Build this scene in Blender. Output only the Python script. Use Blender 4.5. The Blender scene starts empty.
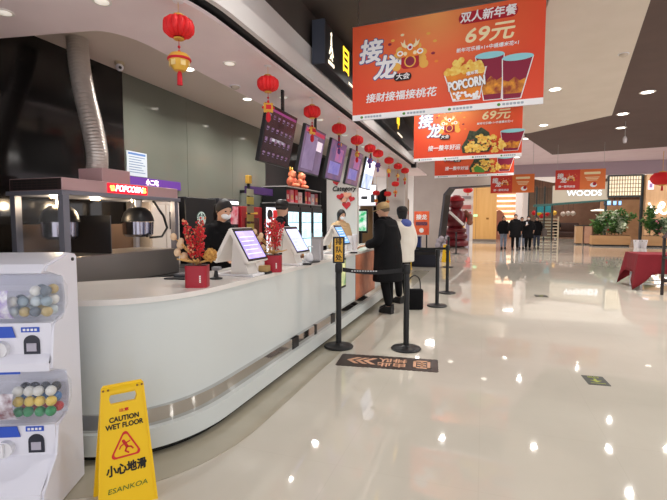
import bpy, bmesh, math, random
from mathutils import Vector, Matrix
random.seed(7)
C = bpy.context.scene.collection
SC = bpy.context.scene
PI = math.pi
R = math.radians

# ------------------------------------------------------------------ camera maths
FPX = 440.0; HCAM = 1.45
YAW = math.atan(150.5/FPX); PITCH = math.atan(29/FPX)
def at(u, v, Y):
    """world point at distance Y along the hall, seen at photo pixel u, v"""
    x = (u-333.5)/FPX; y = -(v-250)/FPX
    f = math.cos(PITCH)+math.sin(PITCH)*y; up = -math.sin(PITCH)+math.cos(PITCH)*y
    a = x*math.cos(YAW)-f*math.sin(YAW); b = x*math.sin(YAW)+f*math.cos(YAW)
    t = Y/b
    return Vector((a*t, Y, HCAM+up*t))
cam = bpy.data.cameras.new('camera'); co = bpy.data.objects.new('camera', cam); C.objects.link(co)
co.location = (0, 0, HCAM)
co.rotation_euler = (PI/2-PITCH, 0, YAW)
cam.sensor_width = 36; cam.lens = FPX*36/667; cam.clip_start = .05; cam.clip_end = 200
SC.camera = co

# ------------------------------------------------------------------ materials
_m = {}
def mat(name, col, rough=.5, metal=0, emit=None, es=0, trans=0, ior=1.45, spec=.5, alpha=1, coat=0):
    if name in _m: return _m[name]
    m = bpy.data.materials.new(name); m.use_nodes = True
    b = m.node_tree.nodes['Principled BSDF']
    def lin(c): return tuple((x/12.92 if x <= .04045 else ((x+.055)/1.055)**2.4) for x in c)+(1,)
    b.inputs['Base Color'].default_value = lin([q/255 for q in col])
    b.inputs['Roughness'].default_value = rough
    b.inputs['Metallic'].default_value = metal
    b.inputs['IOR'].default_value = ior
    b.inputs['Specular IOR Level'].default_value = spec
    b.inputs['Transmission Weight'].default_value = trans
    b.inputs['Alpha'].default_value = alpha
    b.inputs['Coat Weight'].default_value = coat
    if es:
        b.inputs['Emission Color'].default_value = lin([q/255 for q in (emit or col)])
        b.inputs['Emission Strength'].default_value = es
    _m[name] = m
    return m
def nodes(m): return m.node_tree.nodes, m.node_tree.links, m.node_tree.nodes['Principled BSDF']
def noise_mat(name, c1, c2, scale, rough=.5, metal=0, stretch=(1, 1, 1), detail=3, bump=0, emit=0, spec=.5):
    """two printed or natural colours mixed by procedural noise"""
    if name in _m: return _m[name]
    m = mat(name, c1, rough, metal, spec=spec); n, l, b = nodes(m)
    tc = n.new('ShaderNodeTexCoord'); mp = n.new('ShaderNodeMapping'); mp.inputs['Scale'].default_value = stretch
    nz = n.new('ShaderNodeTexNoise'); nz.inputs['Scale'].default_value = scale; nz.inputs['Detail'].default_value = detail
    rp = n.new('ShaderNodeValToRGB')
    def lin(c): return tuple((x/12.92 if x <= .04045 else ((x+.055)/1.055)**2.4) for x in [q/255 for q in c])+(1,)
    rp.color_ramp.elements[0].position = .35; rp.color_ramp.elements[1].position = .65
    rp.color_ramp.elements[0].color = lin(c1); rp.color_ramp.elements[1].color = lin(c2)
    l.new(tc.outputs['Object'], mp.inputs['Vector']); l.new(mp.outputs['Vector'], nz.inputs['Vector'])
    l.new(nz.outputs['Fac'], rp.inputs['Fac']); l.new(rp.outputs['Color'], b.inputs['Base Color'])
    if emit:
        l.new(rp.outputs['Color'], b.inputs['Emission Color']); b.inputs['Emission Strength'].default_value = emit
    if bump:
        bp = n.new('ShaderNodeBump'); bp.inputs['Strength'].default_value = bump
        l.new(nz.outputs['Fac'], bp.inputs['Height']); l.new(bp.outputs['Normal'], b.inputs['Normal'])
    return m

def tile_mat(name, c1, c2, joint, size, rough, scale=1.2):
    m = noise_mat(name, c1, c2, scale, rough, detail=6); n, l, b = nodes(m)
    tc = n.new('ShaderNodeTexCoord')
    br = n.new('ShaderNodeTexBrick'); br.offset = 0
    br.inputs['Scale'].default_value = 1; br.inputs['Brick Width'].default_value = size; br.inputs['Row Height'].default_value = size
    br.inputs['Mortar Size'].default_value = .0022; br.inputs['Mortar Smooth'].default_value = .3
    l.new(tc.outputs['Object'], br.inputs['Vector'])
    mx = n.new('ShaderNodeMixRGB')
    src = b.inputs['Base Color'].links[0].from_socket
    l.new(src, mx.inputs['Color1']); mx.inputs['Color2'].default_value = tuple((q/255)**2.2 for q in joint)+(1,)
    mu = n.new('ShaderNodeMath'); mu.operation = 'MULTIPLY'; mu.inputs[1].default_value = .13
    l.new(br.outputs['Fac'], mu.inputs[0]); l.new(mu.outputs[0], mx.inputs['Fac'])
    l.new(mx.outputs['Color'], b.inputs['Base Color'])
    # faint waviness of polished stone
    nz = n.new('ShaderNodeTexNoise'); nz.inputs['Scale'].default_value = 2.2; nz.inputs['Detail'].default_value = 1
    l.new(tc.outputs['Object'], nz.inputs['Vector'])
    bp = n.new('ShaderNodeBump'); bp.inputs['Strength'].default_value = .02; bp.inputs['Distance'].default_value = .05
    l.new(nz.outputs['Fac'], bp.inputs['Height']); l.new(bp.outputs['Normal'], b.inputs['Normal'])
    return m

WHITE = mat('white_gloss', (228, 230, 228), .18)
WHITE2 = mat('white_plastic', (232, 232, 236), .3)
BLACK = mat('black_plastic', (22, 22, 24), .4)
BLACKM = mat('black_powder_coat', (20, 20, 22), .45)
STEEL = mat('brushed_steel', (176, 174, 172), .28, 1)
STEELD = mat('dark_steel', (88, 86, 86), .35, .8)
CHROME = mat('mirror_steel', (205, 203, 200), .08, 1)
RED = mat('lantern_red', (222, 30, 34), .6)
GOLD = mat('gold_foil', (226, 176, 70), .4, .3)
GLASS = mat('clear_glass', (224, 234, 248), .05, 0, spec=.6, alpha=.1)
GLASS2 = mat('chamber_glass', (214, 220, 226), .04, 0, spec=.5, alpha=.05)
PRINTW = mat('print_white', (246, 244, 240), .6)

# ------------------------------------------------------------------ mesh helpers
class MB:
    def __init__(s): s.b = bmesh.new()
    def merge(s, vs, M=None):
        if M is not None: bmesh.ops.transform(s.b, matrix=M, verts=vs)
        return s
    def box(s, x0, x1, y0, y1, z0, z1, bev=0, seg=2, M=None):
        r = bmesh.ops.create_cube(s.b, size=1)
        vs = r['verts']
        T = Matrix.Translation(((x0+x1)/2, (y0+y1)/2, (z0+z1)/2)) @ Matrix.Diagonal((x1-x0, y1-y0, z1-z0, 1))
        bmesh.ops.transform(s.b, matrix=T, verts=vs)
        if bev:
            es = list({e for v in vs for e in v.link_edges})
            g = bmesh.ops.bevel(s.b, geom=es, offset=bev, segments=seg, affect='EDGES', profile=.5)
            vs = list({v for f in g['faces'] for v in f.verts} | {v for v in vs if v.is_valid})
        if M is not None: bmesh.ops.transform(s.b, matrix=M, verts=vs)
        return s
    def prism(s, pts, z0, z1, M=None):
        """polygon in XY raised from z0 to z1"""
        a = [s.b.verts.new((p[0], p[1], z0)) for p in pts]; c = [s.b.verts.new((p[0], p[1], z1)) for p in pts]
        n = len(pts)
        s.b.faces.new(a[::-1]); s.b.faces.new(c)
        for i in range(n): s.b.faces.new((a[i], a[(i+1) % n], c[(i+1) % n], c[i]))
        if M is not None: bmesh.ops.transform(s.b, matrix=M, verts=a+c)
        return s
    def flat(s, pts, y0, y1):
        """outline in XZ with depth y0..y1"""
        a = [s.b.verts.new((p[0], y0, p[1])) for p in pts]; c = [s.b.verts.new((p[0], y1, p[1])) for p in pts]
        n = len(pts)
        s.b.faces.new(a); s.b.faces.new(c[::-1])
        for i in range(n): s.b.faces.new((a[i], a[(i+1) % n], c[(i+1) % n], c[i]))
        return s
    def side(s, pts, x0, x1):
        """outline in YZ with depth x0..x1"""
        a = [s.b.verts.new((x0, p[0], p[1])) for p in pts]; c = [s.b.verts.new((x1, p[0], p[1])) for p in pts]
        n = len(pts)
        s.b.faces.new(a); s.b.faces.new(c[::-1])
        for i in range(n): s.b.faces.new((a[i], a[(i+1) % n], c[(i+1) % n], c[i]))
        return s
    def lathe(s, prof, n=24, M=None):
        rings = []; allv = []
        for r, z in prof:
            if r < 1e-5: ring = [s.b.verts.new((0, 0, z))]
            else: ring = [s.b.verts.new((r*math.cos(2*PI*i/n), r*math.sin(2*PI*i/n), z)) for i in range(n)]
            rings.append(ring); allv += ring
        for a, c in zip(rings, rings[1:]):
            for i in range(n):
                j = (i+1) % n
                if len(a) == 1 and len(c) == 1: break
                if len(a) == 1: s.b.faces.new((a[0], c[j], c[i]))
                elif len(c) == 1: s.b.faces.new((a[i], a[j], c[0]))
                else: s.b.faces.new((a[i], a[j], c[j], c[i]))
        for ring in (rings[0], rings[-1]):
            if len(ring) > 2: s.b.faces.new(ring)
        if M is not None: bmesh.ops.transform(s.b, matrix=M, verts=allv)
        return s
    def cyl(s, p, q, r, n=16, r2=None):
        p, q = Vector(p), Vector(q); d = q-p
        M = Matrix.Translation(p) @ d.to_track_quat('Z', 'Y').to_matrix().to_4x4()
        return s.lathe([(r, 0), (r if r2 is None else r2, d.length)], n, M)
    def tube(s, pts, r, n=8, closed=False):
        pts = [Vector(p) for p in pts]; rr = r if isinstance(r, (list, tuple)) else [r]*len(pts)
        rings = []; N = None
        for i, p in enumerate(pts):
            t = (pts[min(i+1, len(pts)-1)]-pts[max(i-1, 0)])
            if t.length < 1e-9: t = Vector((0, 0, 1))
            t.normalize()
            if N is None: N = t.orthogonal().normalized()
            else:
                N = (N-t*N.dot(t))
                N = N.normalized() if N.length > 1e-6 else t.orthogonal().normalized()
            B = t.cross(N)
            rings.append([s.b.verts.new(p+rr[i]*(math.cos(2*PI*k/n)*N+math.sin(2*PI*k/n)*B)) for k in range(n)])
        for a, c in zip(rings, rings[1:]):
            for k in range(n): s.b.faces.new((a[k], a[(k+1) % n], c[(k+1) % n], c[k]))
        s.b.faces.new(rings[0][::-1]); s.b.faces.new(rings[-1])
        return s
    def ball(s, c, r, M=None, seg=16, ring=10):
        r = r if isinstance(r, (list, tuple)) else (r, r, r)
        g = bmesh.ops.create_uvsphere(s.b, u_segments=seg, v_segments=ring, radius=1)
        T = Matrix.Translation(c) @ (M if M is not None else Matrix()) @ Matrix.Diagonal((*r, 1))
        bmesh.ops.transform(s.b, matrix=T, verts=g['verts'])
        return s
    def loft(s, rings):
        rs = [[s.b.verts.new(p) for p in r] for r in rings]; n = len(rs[0])
        for a, c in zip(rs, rs[1:]):
            for i in range(n): s.b.faces.new((a[i], a[(i+1) % n], c[(i+1) % n], c[i]))
        s.b.faces.new(rs[0][::-1]); s.b.faces.new(rs[-1])
        return s
    def build(s, name, m, parent=None, smooth=None, world=False):
        bmesh.ops.recalc_face_normals(s.b, faces=s.b.faces)
        if world and parent is not None:
            bmesh.ops.transform(s.b, matrix=wm(parent).inverted(), verts=s.b.verts)
        me = bpy.data.meshes.new(name); s.b.to_mesh(me); s.b.free()
        o = bpy.data.objects.new(name, me); C.objects.link(o)
        if m: me.materials.append(m)
        if parent: o.parent = parent
        if smooth:
            for p in me.polygons: p.use_smooth = True
            if smooth != 'all':
                try: me.set_sharp_from_angle(angle=R(smooth if smooth > 1 else 40))
                except Exception: pass
        return o
def wm(o):
    M = o.matrix_basis.copy()
    return wm(o.parent) @ M if o.parent else M
def tag(o, label=None, cat=None, group=None, kind=None):
    if label: o['label'] = label
    if cat: o['category'] = cat
    if group: o['group'] = group
    if kind: o['kind'] = kind
    return o
def thing(name, label, cat, loc=(0, 0, 0), rz=0, group=None):
    o = bpy.data.objects.new(name, None); C.objects.link(o)
    o.empty_display_size = .05
    o.location = loc; o.rotation_euler = (0, 0, rz)
    return tag(o, label, cat, group)
def struct(o):
    o['kind'] = 'structure'; return o
def kids(o): return [c for c in bpy.data.objects if c.parent == o]
def dup(o, loc, rz=None, label=None, parent=None):
    c = o.copy(); C.objects.link(c)
    if parent is not None: c.parent = parent
    else:
        c.location = loc
        if rz is not None: c.rotation_euler = (0, 0, rz)
        if label: c['label'] = label
    for k in kids(o): dup(k, None, parent=c)
    return c
ORD = ['first', 'second', 'third', 'fourth', 'fifth', 'sixth', 'seventh', 'eighth', 'ninth', 'tenth', 'eleventh', 'twelfth', 'thirteenth', 'fourteenth', 'fifteenth', 'sixteenth']

def plane_M(origin, right, up):
    r = Vector(right).normalized(); u = Vector(up).normalized(); n = r.cross(u)
    u = n.cross(r)
    return Matrix(((r.x, u.x, n.x, origin[0]), (r.y, u.y, n.y, origin[1]), (r.z, u.z, n.z, origin[2]), (0, 0, 0, 1)))
def text(name, s, size, m, parent, M, bold=0, shear=0, ext=.0012, sx=1, al='CENTER'):
    """lettering on a plane: M maps text XY (Z outwards) into the parent's space"""
    cu = bpy.data.curves.new(name, 'FONT'); cu.body = s; cu.size = size; cu.extrude = ext; cu.shear = shear
    cu.align_x = al; cu.align_y = 'CENTER'; cu.resolution_u = 3
    o = bpy.data.objects.new(name, cu); C.objects.link(o)
    dg = bpy.context.evaluated_depsgraph_get()
    me = bpy.data.meshes.new_from_object(o.evaluated_get(dg))
    bpy.data.objects.remove(o); bpy.data.curves.remove(cu)
    if bold:
        # heavier strokes: overlapping copies of the glyphs around the centre line
        b = bmesh.new(); b.from_mesh(me); src = b.verts[:]+b.edges[:]+b.faces[:]
        for k in range(8):
            g = bmesh.ops.duplicate(b, geom=src)['geom']
            bmesh.ops.translate(b, verts=[q for q in g if isinstance(q, bmesh.types.BMVert)], vec=(bold*math.cos(k*PI/4)/sx, bold*math.sin(k*PI/4), -.00012*(k+1)))
        b.to_mesh(me); b.free()
    me.transform(M @ Matrix.Diagonal((sx, 1, 1, 1)))
    me.materials.clear(); me.materials.append(m)
    t = bpy.data.objects.new(name, me); C.objects.link(t); t.parent = parent
    return t
def circle(cx, cy, rx, ry=None, n=28, a0=0, a1=2*PI):
    ry = rx if ry is None else ry
    full = abs(a1-a0-2*PI) < 1e-6
    return [(cx+rx*math.cos(a0+(a1-a0)*i/(n if full else n-1)), cy+ry*math.sin(a0+(a1-a0)*i/(n if full else n-1))) for i in range(n)]
def rrect(x0, x1, y0, y1, r, n=5):
    p = []
    for cx, cy, a in ((x1-r, y1-r, 0), (x0+r, y1-r, PI/2), (x0+r, y0+r, PI), (x1-r, y0+r, 1.5*PI)):
        p += [(cx+r*math.cos(a+PI/2*i/n), cy+r*math.sin(a+PI/2*i/n)) for i in range(n+1)]
    return p

# ------------------------------------------------------------------ floor, ceilings, walls
FLOOR = tile_mat('polished_cream_tile', (196, 190, 177), (203, 197, 184), (150, 140, 122), .8, .036)
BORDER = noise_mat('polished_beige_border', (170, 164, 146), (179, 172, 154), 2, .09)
o = struct(MB().box(-9, 20, -3, 48, -.1, 0).build('floor', FLOOR))

def sup(cx, cy, a, b, n=2.4, k=22):
    """quarter of a superellipse from the near side round to the hall side"""
    p = []
    for i in range(k+1):
        t = PI/2*i/k
        p.append((cx+a*abs(math.sin(t))**(2/n), cy-b*abs(math.cos(t))**(2/n)))
    return p
CX0, CY0, CA, CB = -2.55, 2.75, .76, .86
def front(off, offy=None, yend=9.0, xs=-3.3):
    offy = off if offy is None else offy
    return [(xs, CY0-CB-offy)]+sup(CX0, CY0, CA+off, CB+offy)+[(CX0+CA+off, yend)]
# darker polished band following the counter
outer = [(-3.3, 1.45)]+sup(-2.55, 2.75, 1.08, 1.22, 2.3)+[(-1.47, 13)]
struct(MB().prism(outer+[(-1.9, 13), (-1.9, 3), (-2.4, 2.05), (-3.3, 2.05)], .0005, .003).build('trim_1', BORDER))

PINK = noise_mat('white_plasterboard_ceiling', (234, 216, 216), (238, 220, 220), 3, .75)
BEIGEC = mat('beige_ceiling_paint', (205, 190, 178), .8)
DARKC = noise_mat('dark_brown_ceiling_paint', (74, 66, 62), (80, 71, 67), 2, .7)
BROWNC = noise_mat('brown_ceiling_paint', (90, 71, 67), (95, 75, 71), 2, .7)
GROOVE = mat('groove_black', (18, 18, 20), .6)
FASC = mat('fascia_white', (214, 210, 208), .6)
# canopy slab above the counter: outer edge follows the counter's curve
out = [(-4.0, 1.92)]+sup(-2.65, 2.95, .77, 1.03, 2.3)+[(-1.88, 12.4)]
inn = [(-2.66, 12.4), (-2.66, 3.1)]+[(-2.66-.22*(1-math.cos(PI/2*i/8)), 3.1-.42*math.sin(PI/2*i/8)) for i in range(1, 9)]+[(-4.0, 2.5)]
struct(MB().prism(out+inn, 2.9, 2.93).build('ceiling', PINK))
def off_path(path, d):
    res = []
    for i, p in enumerate(path):
        a = Vector(path[max(i-1, 0)]); b = Vector(path[min(i+1, len(path)-1)])
        t = (b-a); nrm = Vector((t.y, -t.x)).normalized()
        res.append((p[0]+nrm.x*d, p[1]+nrm.y*d))
    return res
def wall_path(path, d0, d1, z0, z1):
    return MB().prism(off_path(path, d1)+off_path(path, d0)[::-1], z0, z1)
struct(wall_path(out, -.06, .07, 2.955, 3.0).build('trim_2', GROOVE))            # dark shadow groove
struct(wall_path(out, .07, .115, 2.95, 3.1).build('trim_3', FASC))
struct(wall_path(out, -.1, .02, 3.1, 3.38).build('trim_4', FASC))
struct(wall_path(out, -.1, -.02, 3.38, 3.8).build('trim_5', DARKC))
# high inner ceiling behind the slab
struct(MB().box(-4.1, -1.98, 1.6, 12.6, 3.17, 3.22).build('ceiling', BEIGEC))
# dark hall ceiling and the white slab hung below it
struct(MB().box(-9, 20, -3, 13.2, 3.8, 3.9).build('ceiling', DARKC))
slab = [(.5, -3), (-.05, -3), (.52, 4.42), (.82, 10.85), (2.19, 9.5), (1.35, 4.72), (.55, -3)]
slab = [(.5, -3), (.5, 10.95), (.92, 10.8), (2.19, 9.5), (1.35, 4.72), (.95, 2.4), (.62, -3)]
SLABC = noise_mat('cream_ceiling_slab', (216, 203, 190), (220, 207, 195), 3, .75)
struct(MB().prism(slab, 3.4, 3.79).build('ceiling', SLABC))
# brown ceiling to the right
struct(MB().prism([(.9, -3), (20, -3), (20, 13.3), (2.2, 17.2), (1.0, 13.3)], 3.76, 3.8).build('ceiling', BROWNC))
# bright ceiling further down the hall, with its mauve fascia
PALE = noise_mat('pale_pink_ceiling', (226, 205, 212), (231, 212, 218), 2, .7)
struct(MB().box(-9, 24, 13.2, 25, 4.35, 4.45).build('ceiling', PALE))
struct(MB().box(-9, 24, 13.2, 13.3, 3.8, 4.4).build('trim_6', PALE))
MAUVE = mat('mauve_fascia', (176, 158, 168), .6)
struct(MB().box(-3, 24, 25, 25.3, 3.72, 4.4).build('trim_7', MAUVE))
struct(MB().box(-9, 24, 25.3, 48, 5.6, 5.7).build('ceiling', PALE))

# back wall behind the counter
BWALL = noise_mat('black_gloss_panel', (22, 20, 20), (26, 24, 23), 1.5, .1)
OLIVE = noise_mat('olive_back_painted_glass', (106, 108, 98), (112, 113, 103), 1, .07)
DWALL = mat('charcoal_wall', (34, 31, 32), .4)
struct(MB().box(-4.1, -4, 1.5, 4.135, 0, 3.17).build('wall_left', BWALL))
for i, (a, b) in enumerate(((4.14, 5.296), (5.302, 6.476), (6.482, 7.65))):
    struct(MB().box(-4.1, -4, a, b, 0, 3.17).build('wall_left', OLIVE))
struct(MB().box(-4.1, -4, 7.655, 13.5, 0, 3.17).build('wall_left', DWALL))
struct(MB().box(-4.1, -3.3, 1.5, 1.6, 0, 3.17).build('wall_left', DWALL))
PILLAR = mat('white_wall_panel', (214, 210, 205), .45)
struct(MB().box(-3.45, -2.72, 9.6, 9.75, 0, 2.9).build('wall_back', PILLAR))
struct(MB().box(-4, -3.45, 9.62, 9.72, 0, 2.9).build('wall_back', DWALL))
COL = mat('column_pale_stone', (200, 192, 186), .4)
struct(MB().box(-2.66, -2.12, 12.4, 12.9, 0, 3.8, .02).build('trim_8', COL))
struct(MB().box(-1.86, -1.74, 11.75, 11.9, 2.86, 3.16).build('trim_9', BLACK))
# bright room behind the counter's far end
struct(MB().box(-5.5, -2.6, 17, 17.1, 0, 3.2).build('wall_back', mat('bright_white_wall', (236, 234, 230), .6)))
WOODW = noise_mat('tan_wood_wall', (176, 138, 98), (188, 150, 108), 4, .4, stretch=(8, 8, .4))
struct(MB().box(-3.75, -3.35, 13.6, 13.7, 0, 2.9).build('wall_back', WOODW))
struct(MB().box(-5.5, -2.1, 12.9, 17.1, 3.17, 3.2).build('ceiling', PINK))

# beige wall at the end with the chamfered opening
GREIGE = noise_mat('greige_wall_panel', (168, 156, 144), (174, 162, 150), 1.5, .4)
pA = at(437.5, 221, 22); 
Wm = Matrix.Translation((pA.x, 22, 0)) @ Matrix.Rotation(R(-24), 4, 'Z')
LW, LH = 3.4, 3.05
o = MB().flat([(-3.0, 0), (0, 0), (.32, LH-.32), (.62, LH), (LW, LH), (LW, 4.35), (-3.0, 4.35)], 0, .35).build('wall_far', GREIGE); struct(o); o.matrix_basis = Wm
fr = [(0, 0), (.32, LH-.32), (.62, LH), (LW, LH), (LW, LH-.06), (.66, LH-.06), (.42, LH-.36), (.12, 0)]
o = MB().flat(fr, -.05, .5).build('trim_10', mat('dark_metal_jamb', (62, 58, 60), .3, .5)); struct(o); o.matrix_basis = Wm
struct(MB().box(-9, -6.5, 22.8, 23, 0, 4.35).build('wall_far', GREIGE))
# ------------------------------------------------------------------ service counter
YE = 9.0
cn = thing('service_counter', 'long white curved service counter with mirror steel band running down the hall', 'counter', (-2.2, 4, 0))
TOPZ = .985
inner = [(-2.42, YE), (-2.42, 3.1), (-2.95, 2.5), (-3.3, 2.4)]
CTOP = noise_mat('white_solid_surface', (226, 222, 216), (231, 227, 222), 2, .14)
CBODY = noise_mat('white_gloss_counter_front', (208, 214, 212), (212, 218, 216), .8, .13)
MB().prism(front(0)+inner, TOPZ-.035, TOPZ).build('countertop', CTOP, cn, world=True)
def ring(o0, o1, z0, z1, ye=YE, oy0=None, oy1=None):
    a = front(o1, oy1, ye); b = front(o0, oy0, ye)
    return MB().prism(a+b[::-1], z0, z1)
ring(-.06, -.012, .29, TOPZ-.035, 6.2, -.06, -.012).build('front_panel', CBODY, cn, smooth=30, world=True)
ring(-.06, .03, .185, .29, YE, -.06, -.0).build('steel_band', CHROME, cn, smooth=30, world=True)
ring(-.06, .075, .055, .185, YE, -.06, .03).build('plinth', CBODY, cn, smooth=30, world=True)
ring(-.06, .02, .0, .055, YE, -.06, -.06+.03).build('kick_board', mat('kick_dark_steel', (70, 72, 74), .25, .9), cn, smooth=30, world=True)
XF = CX0+CA   # straight front
COPPER = noise_mat('copper_print', (176, 92, 62), (206, 128, 92), 5, .35, detail=5)
MB().box(XF-.06, XF-.012, 6.2, 6.28, .29, TOPZ-.035).build('front_panel', CBODY, cn, world=True)
pp = MB().box(XF-.05, XF-.008, 6.29, 7.5, .12+.17, TOPZ-.04).build('poster_panel', COPPER, cn, world=True); pp['label'] = 'copper coloured picture panel'
MB().box(XF-.06, XF-.012, 7.51, YE, .29, TOPZ-.035).build('front_panel', CBODY, cn, world=True)
for y0, y1 in ((3.9, 4.05), (4.5, 4.56), (5.05, 5.2)):
    MB().box(XF+.0, XF+.033, y0, y1, .185, .29).build('band_joint', BLACK, cn, world=True)
# carcass behind
MB().prism([(-2.42, YE), (-2.42, 3.15), (-2.35, 3.15), (-2.35, YE)], .05, TOPZ-.04).build('rear_panel', CBODY, cn, world=True)
# display case let into the counter front
dc = thing('display_case', 'small lit glass display case set in the counter front behind the sign post', 'display case', (XF, 5.55, .55))
MB().box(-.05, -.006+.01, -.2, .2, 0, .4).build('case_frame', BLACK, dc)
MB().box(.004, .008, -.17, .17, .03, .37).build('case_window', noise_mat('case_glow', (208, 206, 150), (120, 150, 110), 6, .2, emit=.5), dc)

# ------------------------------------------------------------------ capsule toy machine
g = thing('capsule_toy_machine', 'white two tier capsule toy vending machine with clear drums of toys', 'toy machine', (-2.372, 1.732, 0))
g.rotation_euler = (0, 0, R(24)); GMAT = Matrix.Translation(g.location) @ Matrix.Rotation(R(24), 4, 'Z')
prof = [(0, 0), (0, 1.27), (-.10, 1.285), (-.30, 1.24), (-.335, 1.20), (-.15, 1.175), (-.13, 1.05), (-.15, .96), (-.27, .945), (-.27, .79), (-.3, .75),
        (-.3, .71), (-.15, .68), (-.13, .56), (-.15, .44), (-.27, .425), (-.27, .27), (-.34, .2), (-.42, .15), (-.42, 0)]
bd = MB().side(prof, -.31, .265)
es = [e for e in bd.b.edges if abs(e.verts[0].co.x-e.verts[1].co.x) < 1e-5]
bmesh.ops.bevel(bd.b, geom=es, offset=.012, segments=2, affect='EDGES')
GM = noise_mat('toy_machine_white', (226, 226, 236), (230, 230, 240), 2, .28)
bd.build('cabinet', GM, g, smooth=35)
for zc, nm, cols in ((1.065, 'upper', None), (.56, 'lower', None)):
    hexa = [(-.245+.105*1.12*math.cos(R(a)), zc+.118*1.05*math.sin(R(a))) for a in (22, 67, 112, 158, 202, 247, 292, 338)]
    MB().side(hexa, -.30, .275).build('drum', GLASS, g)
    MB().side([(y*1.0, z) for y, z in [(-.245+.128*math.cos(R(a)), zc+.128*math.sin(R(a))) for a in range(0, 360, 15)]], .258, .272).b.free()
    # printed leaflet inside the drum
    lf = [(-.245+.102*math.cos(R(a)), zc+.106*math.sin(R(a))) for a in range(150, 250, 10)]
    lf2 = [(-.245+.099*math.cos(R(a)), zc+.103*math.sin(R(a))) for a in range(240, 140, -10)]
    c1, c2 = (((240, 240, 246), (150, 120, 200)) if nm == 'upper' else ((230, 226, 232), (120, 60, 70)))
    MB().side(lf+lf2, -.29, .1).build('leaflet', noise_mat('leaflet_print_'+nm, c1, c2, 22, .5), g)
    rnd = random.Random(3 if nm == 'upper' else 5)
    pal = [(196, 208, 214), (150, 168, 180), (226, 226, 222), (110, 120, 132), (190, 170, 120)] if nm == 'upper' else [(36, 140, 80), (190, 50, 60), (230, 200, 90), (70, 120, 180), (220, 220, 215), (60, 60, 70)]
    n = 0
    for ix in range(4):
        for iz in range(3):
            for iy in range(2):
                if nm == 'upper' and iz == 2 and ix < 2: continue
                x = .085+.052*ix+rnd.uniform(-.005, .005); y = -.275+.06*iy; z = zc-.062+.052*iz
                c = pal[n % len(pal)]; n += 1
                cp = MB().ball((0, 0, 0), .0255, seg=12, ring=8).build('toy_capsule', mat('capsule_%d_%d_%d' % c, c, .3), None, smooth='all')
                cp.location = GMAT @ Vector((x, y, z))
                tier = 'upper' if nm == 'upper' else 'lower'
                tag(cp, 'small toy capsule among the muted ones in the upper clear drum' if nm == 'upper' else 'small toy capsule among the bright ones in the lower clear drum', 'toy capsule', 'toy capsules in the %s drum' % tier)
    dz = zc-.16
    BL = mat('label_blue', (44, 84, 190), .5)
    def lab(x0, x1, z0, z1, y, m, d=.004): return MB().box(x0, x1, y-d, y, z0, z1).build('blue_label', m, g)
    lab(.0, .11, zc+.135, zc+.165, -.3 if nm == 'upper' else -.285, BL)
    lab(.115, .2, dz-.005, dz+.02, -.27, BL)
    MB().prism([(0, 0), (.1, 0), (.085, .055), (-.02, .055)], 0, .004, Matrix.Translation((-.01, -.274, dz-.03)) @ Matrix.Rotation(PI/2, 4, 'X')).build('blue_label', BL, g)
    for k in range(4):
        MB().box(.008+k*.02, .02+k*.02, -.2765, -.274, dz-.012, dz+.002).build('label_print', PRINTW, g)
        MB().box(.125+k*.018, .136+k*.018, -.2765, -.274, dz+.002, dz+.013).build('label_print', PRINTW, g)
    kb = MB().cyl((.02, -.27, dz-.085), (.02, -.3, dz-.085), .04, 28).build('turn_knob', WHITE2, g, smooth=40)
    MB().box(.012, .028, -.315, -.3, dz-.12, dz-.05, .003).build('knob_grip', WHITE2, kb)
    arch = [(.125, dz-.115), (.2, dz-.115), (.2, dz-.055)]+circle(.1625, dz-.055, .0375, .035, 12, 0, PI)+[(.125, dz-.055)]
    cs = MB().flat(arch, -.275, -.268).build('coin_window', mat('coin_window_dark', (40, 42, 56), .3), g)
    MB().box(.14, .186, -.279, -.275, dz-.1, dz-.06).build('coin_flap', mat('coin_flap_grey', (176, 172, 186), .4), cs)
MB().cyl((.262, -.06, 1.245), (.272, -.06, 1.245), .009, 12).build('key_lock', BLACK, g, smooth=40)


# ------------------------------------------------------------------ wet floor sign
YEL = mat('sign_yellow', (240, 196, 22), .45)
w = thing('wet_floor_sign', 'yellow folding caution wet floor sign standing on the floor beside the toy machine', 'floor sign', (-1.735, 1.735, 0), R(53)); w.scale = (.93, .93, 1)
T = R(6.5)
def sheet(sgn):
    m = MB()
    # tapered board with a hand slot
    outer = [(-.15, 0), (-.12, .02), (.12, .02), (.15, 0), (.108, .60), (.095, .615), (-.095, .615), (-.108, .60)]
    b = m.b
    n = 20
    oc = [(-.15, .0), (-.15+.0, .0)]
    def edge(z): return .15-.042*z/.60
    y0, y1 = 0, .014
    # build as strips around the slot
    zs = [0.0, .3, .53]
    for a, c in zip(zs, zs[1:]): m.flat([(-edge(a), a), (edge(a), a), (edge(c), c), (-edge(c), c)], y0, y1)
    m.flat([(-edge(.53), .53), (-.062, .53), (-.07, .558), (-.062, .585), (-edge(.585), .585)], y0, y1)
    m.flat([(edge(.53), .53), (edge(.585), .585), (.062, .585), (.07, .558), (.062, .53)], y0, y1)
    m.flat([(-edge(.585), .585), (edge(.585), .585), (edge(.615), .615), (.095, .63), (-.095, .63), (-edge(.615), .615)], y0, y1)
    # rim
    for s in (-1, 1): m.flat([(s*.15, 0), (s*.138, 0), (s*.098, .6), (s*.108, .6)] if s > 0 else [(-.138, 0), (-.15, 0), (-.108, .6), (-.098, .6)], -.004, y0)
    return m
fb = sheet(1).build('front_board', YEL, w); fb.matrix_basis = Matrix.Translation((0, -.085, 0)) @ Matrix.Rotation(-T*1.2, 4, 'X')
rb = sheet(1).build('rear_board', YEL, w); rb.matrix_basis = Matrix.Translation((0, .14, 0)) @ Matrix.Rotation(PI, 4, 'Z') @ Matrix.Rotation(-R(12.3), 4, 'X')
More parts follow.
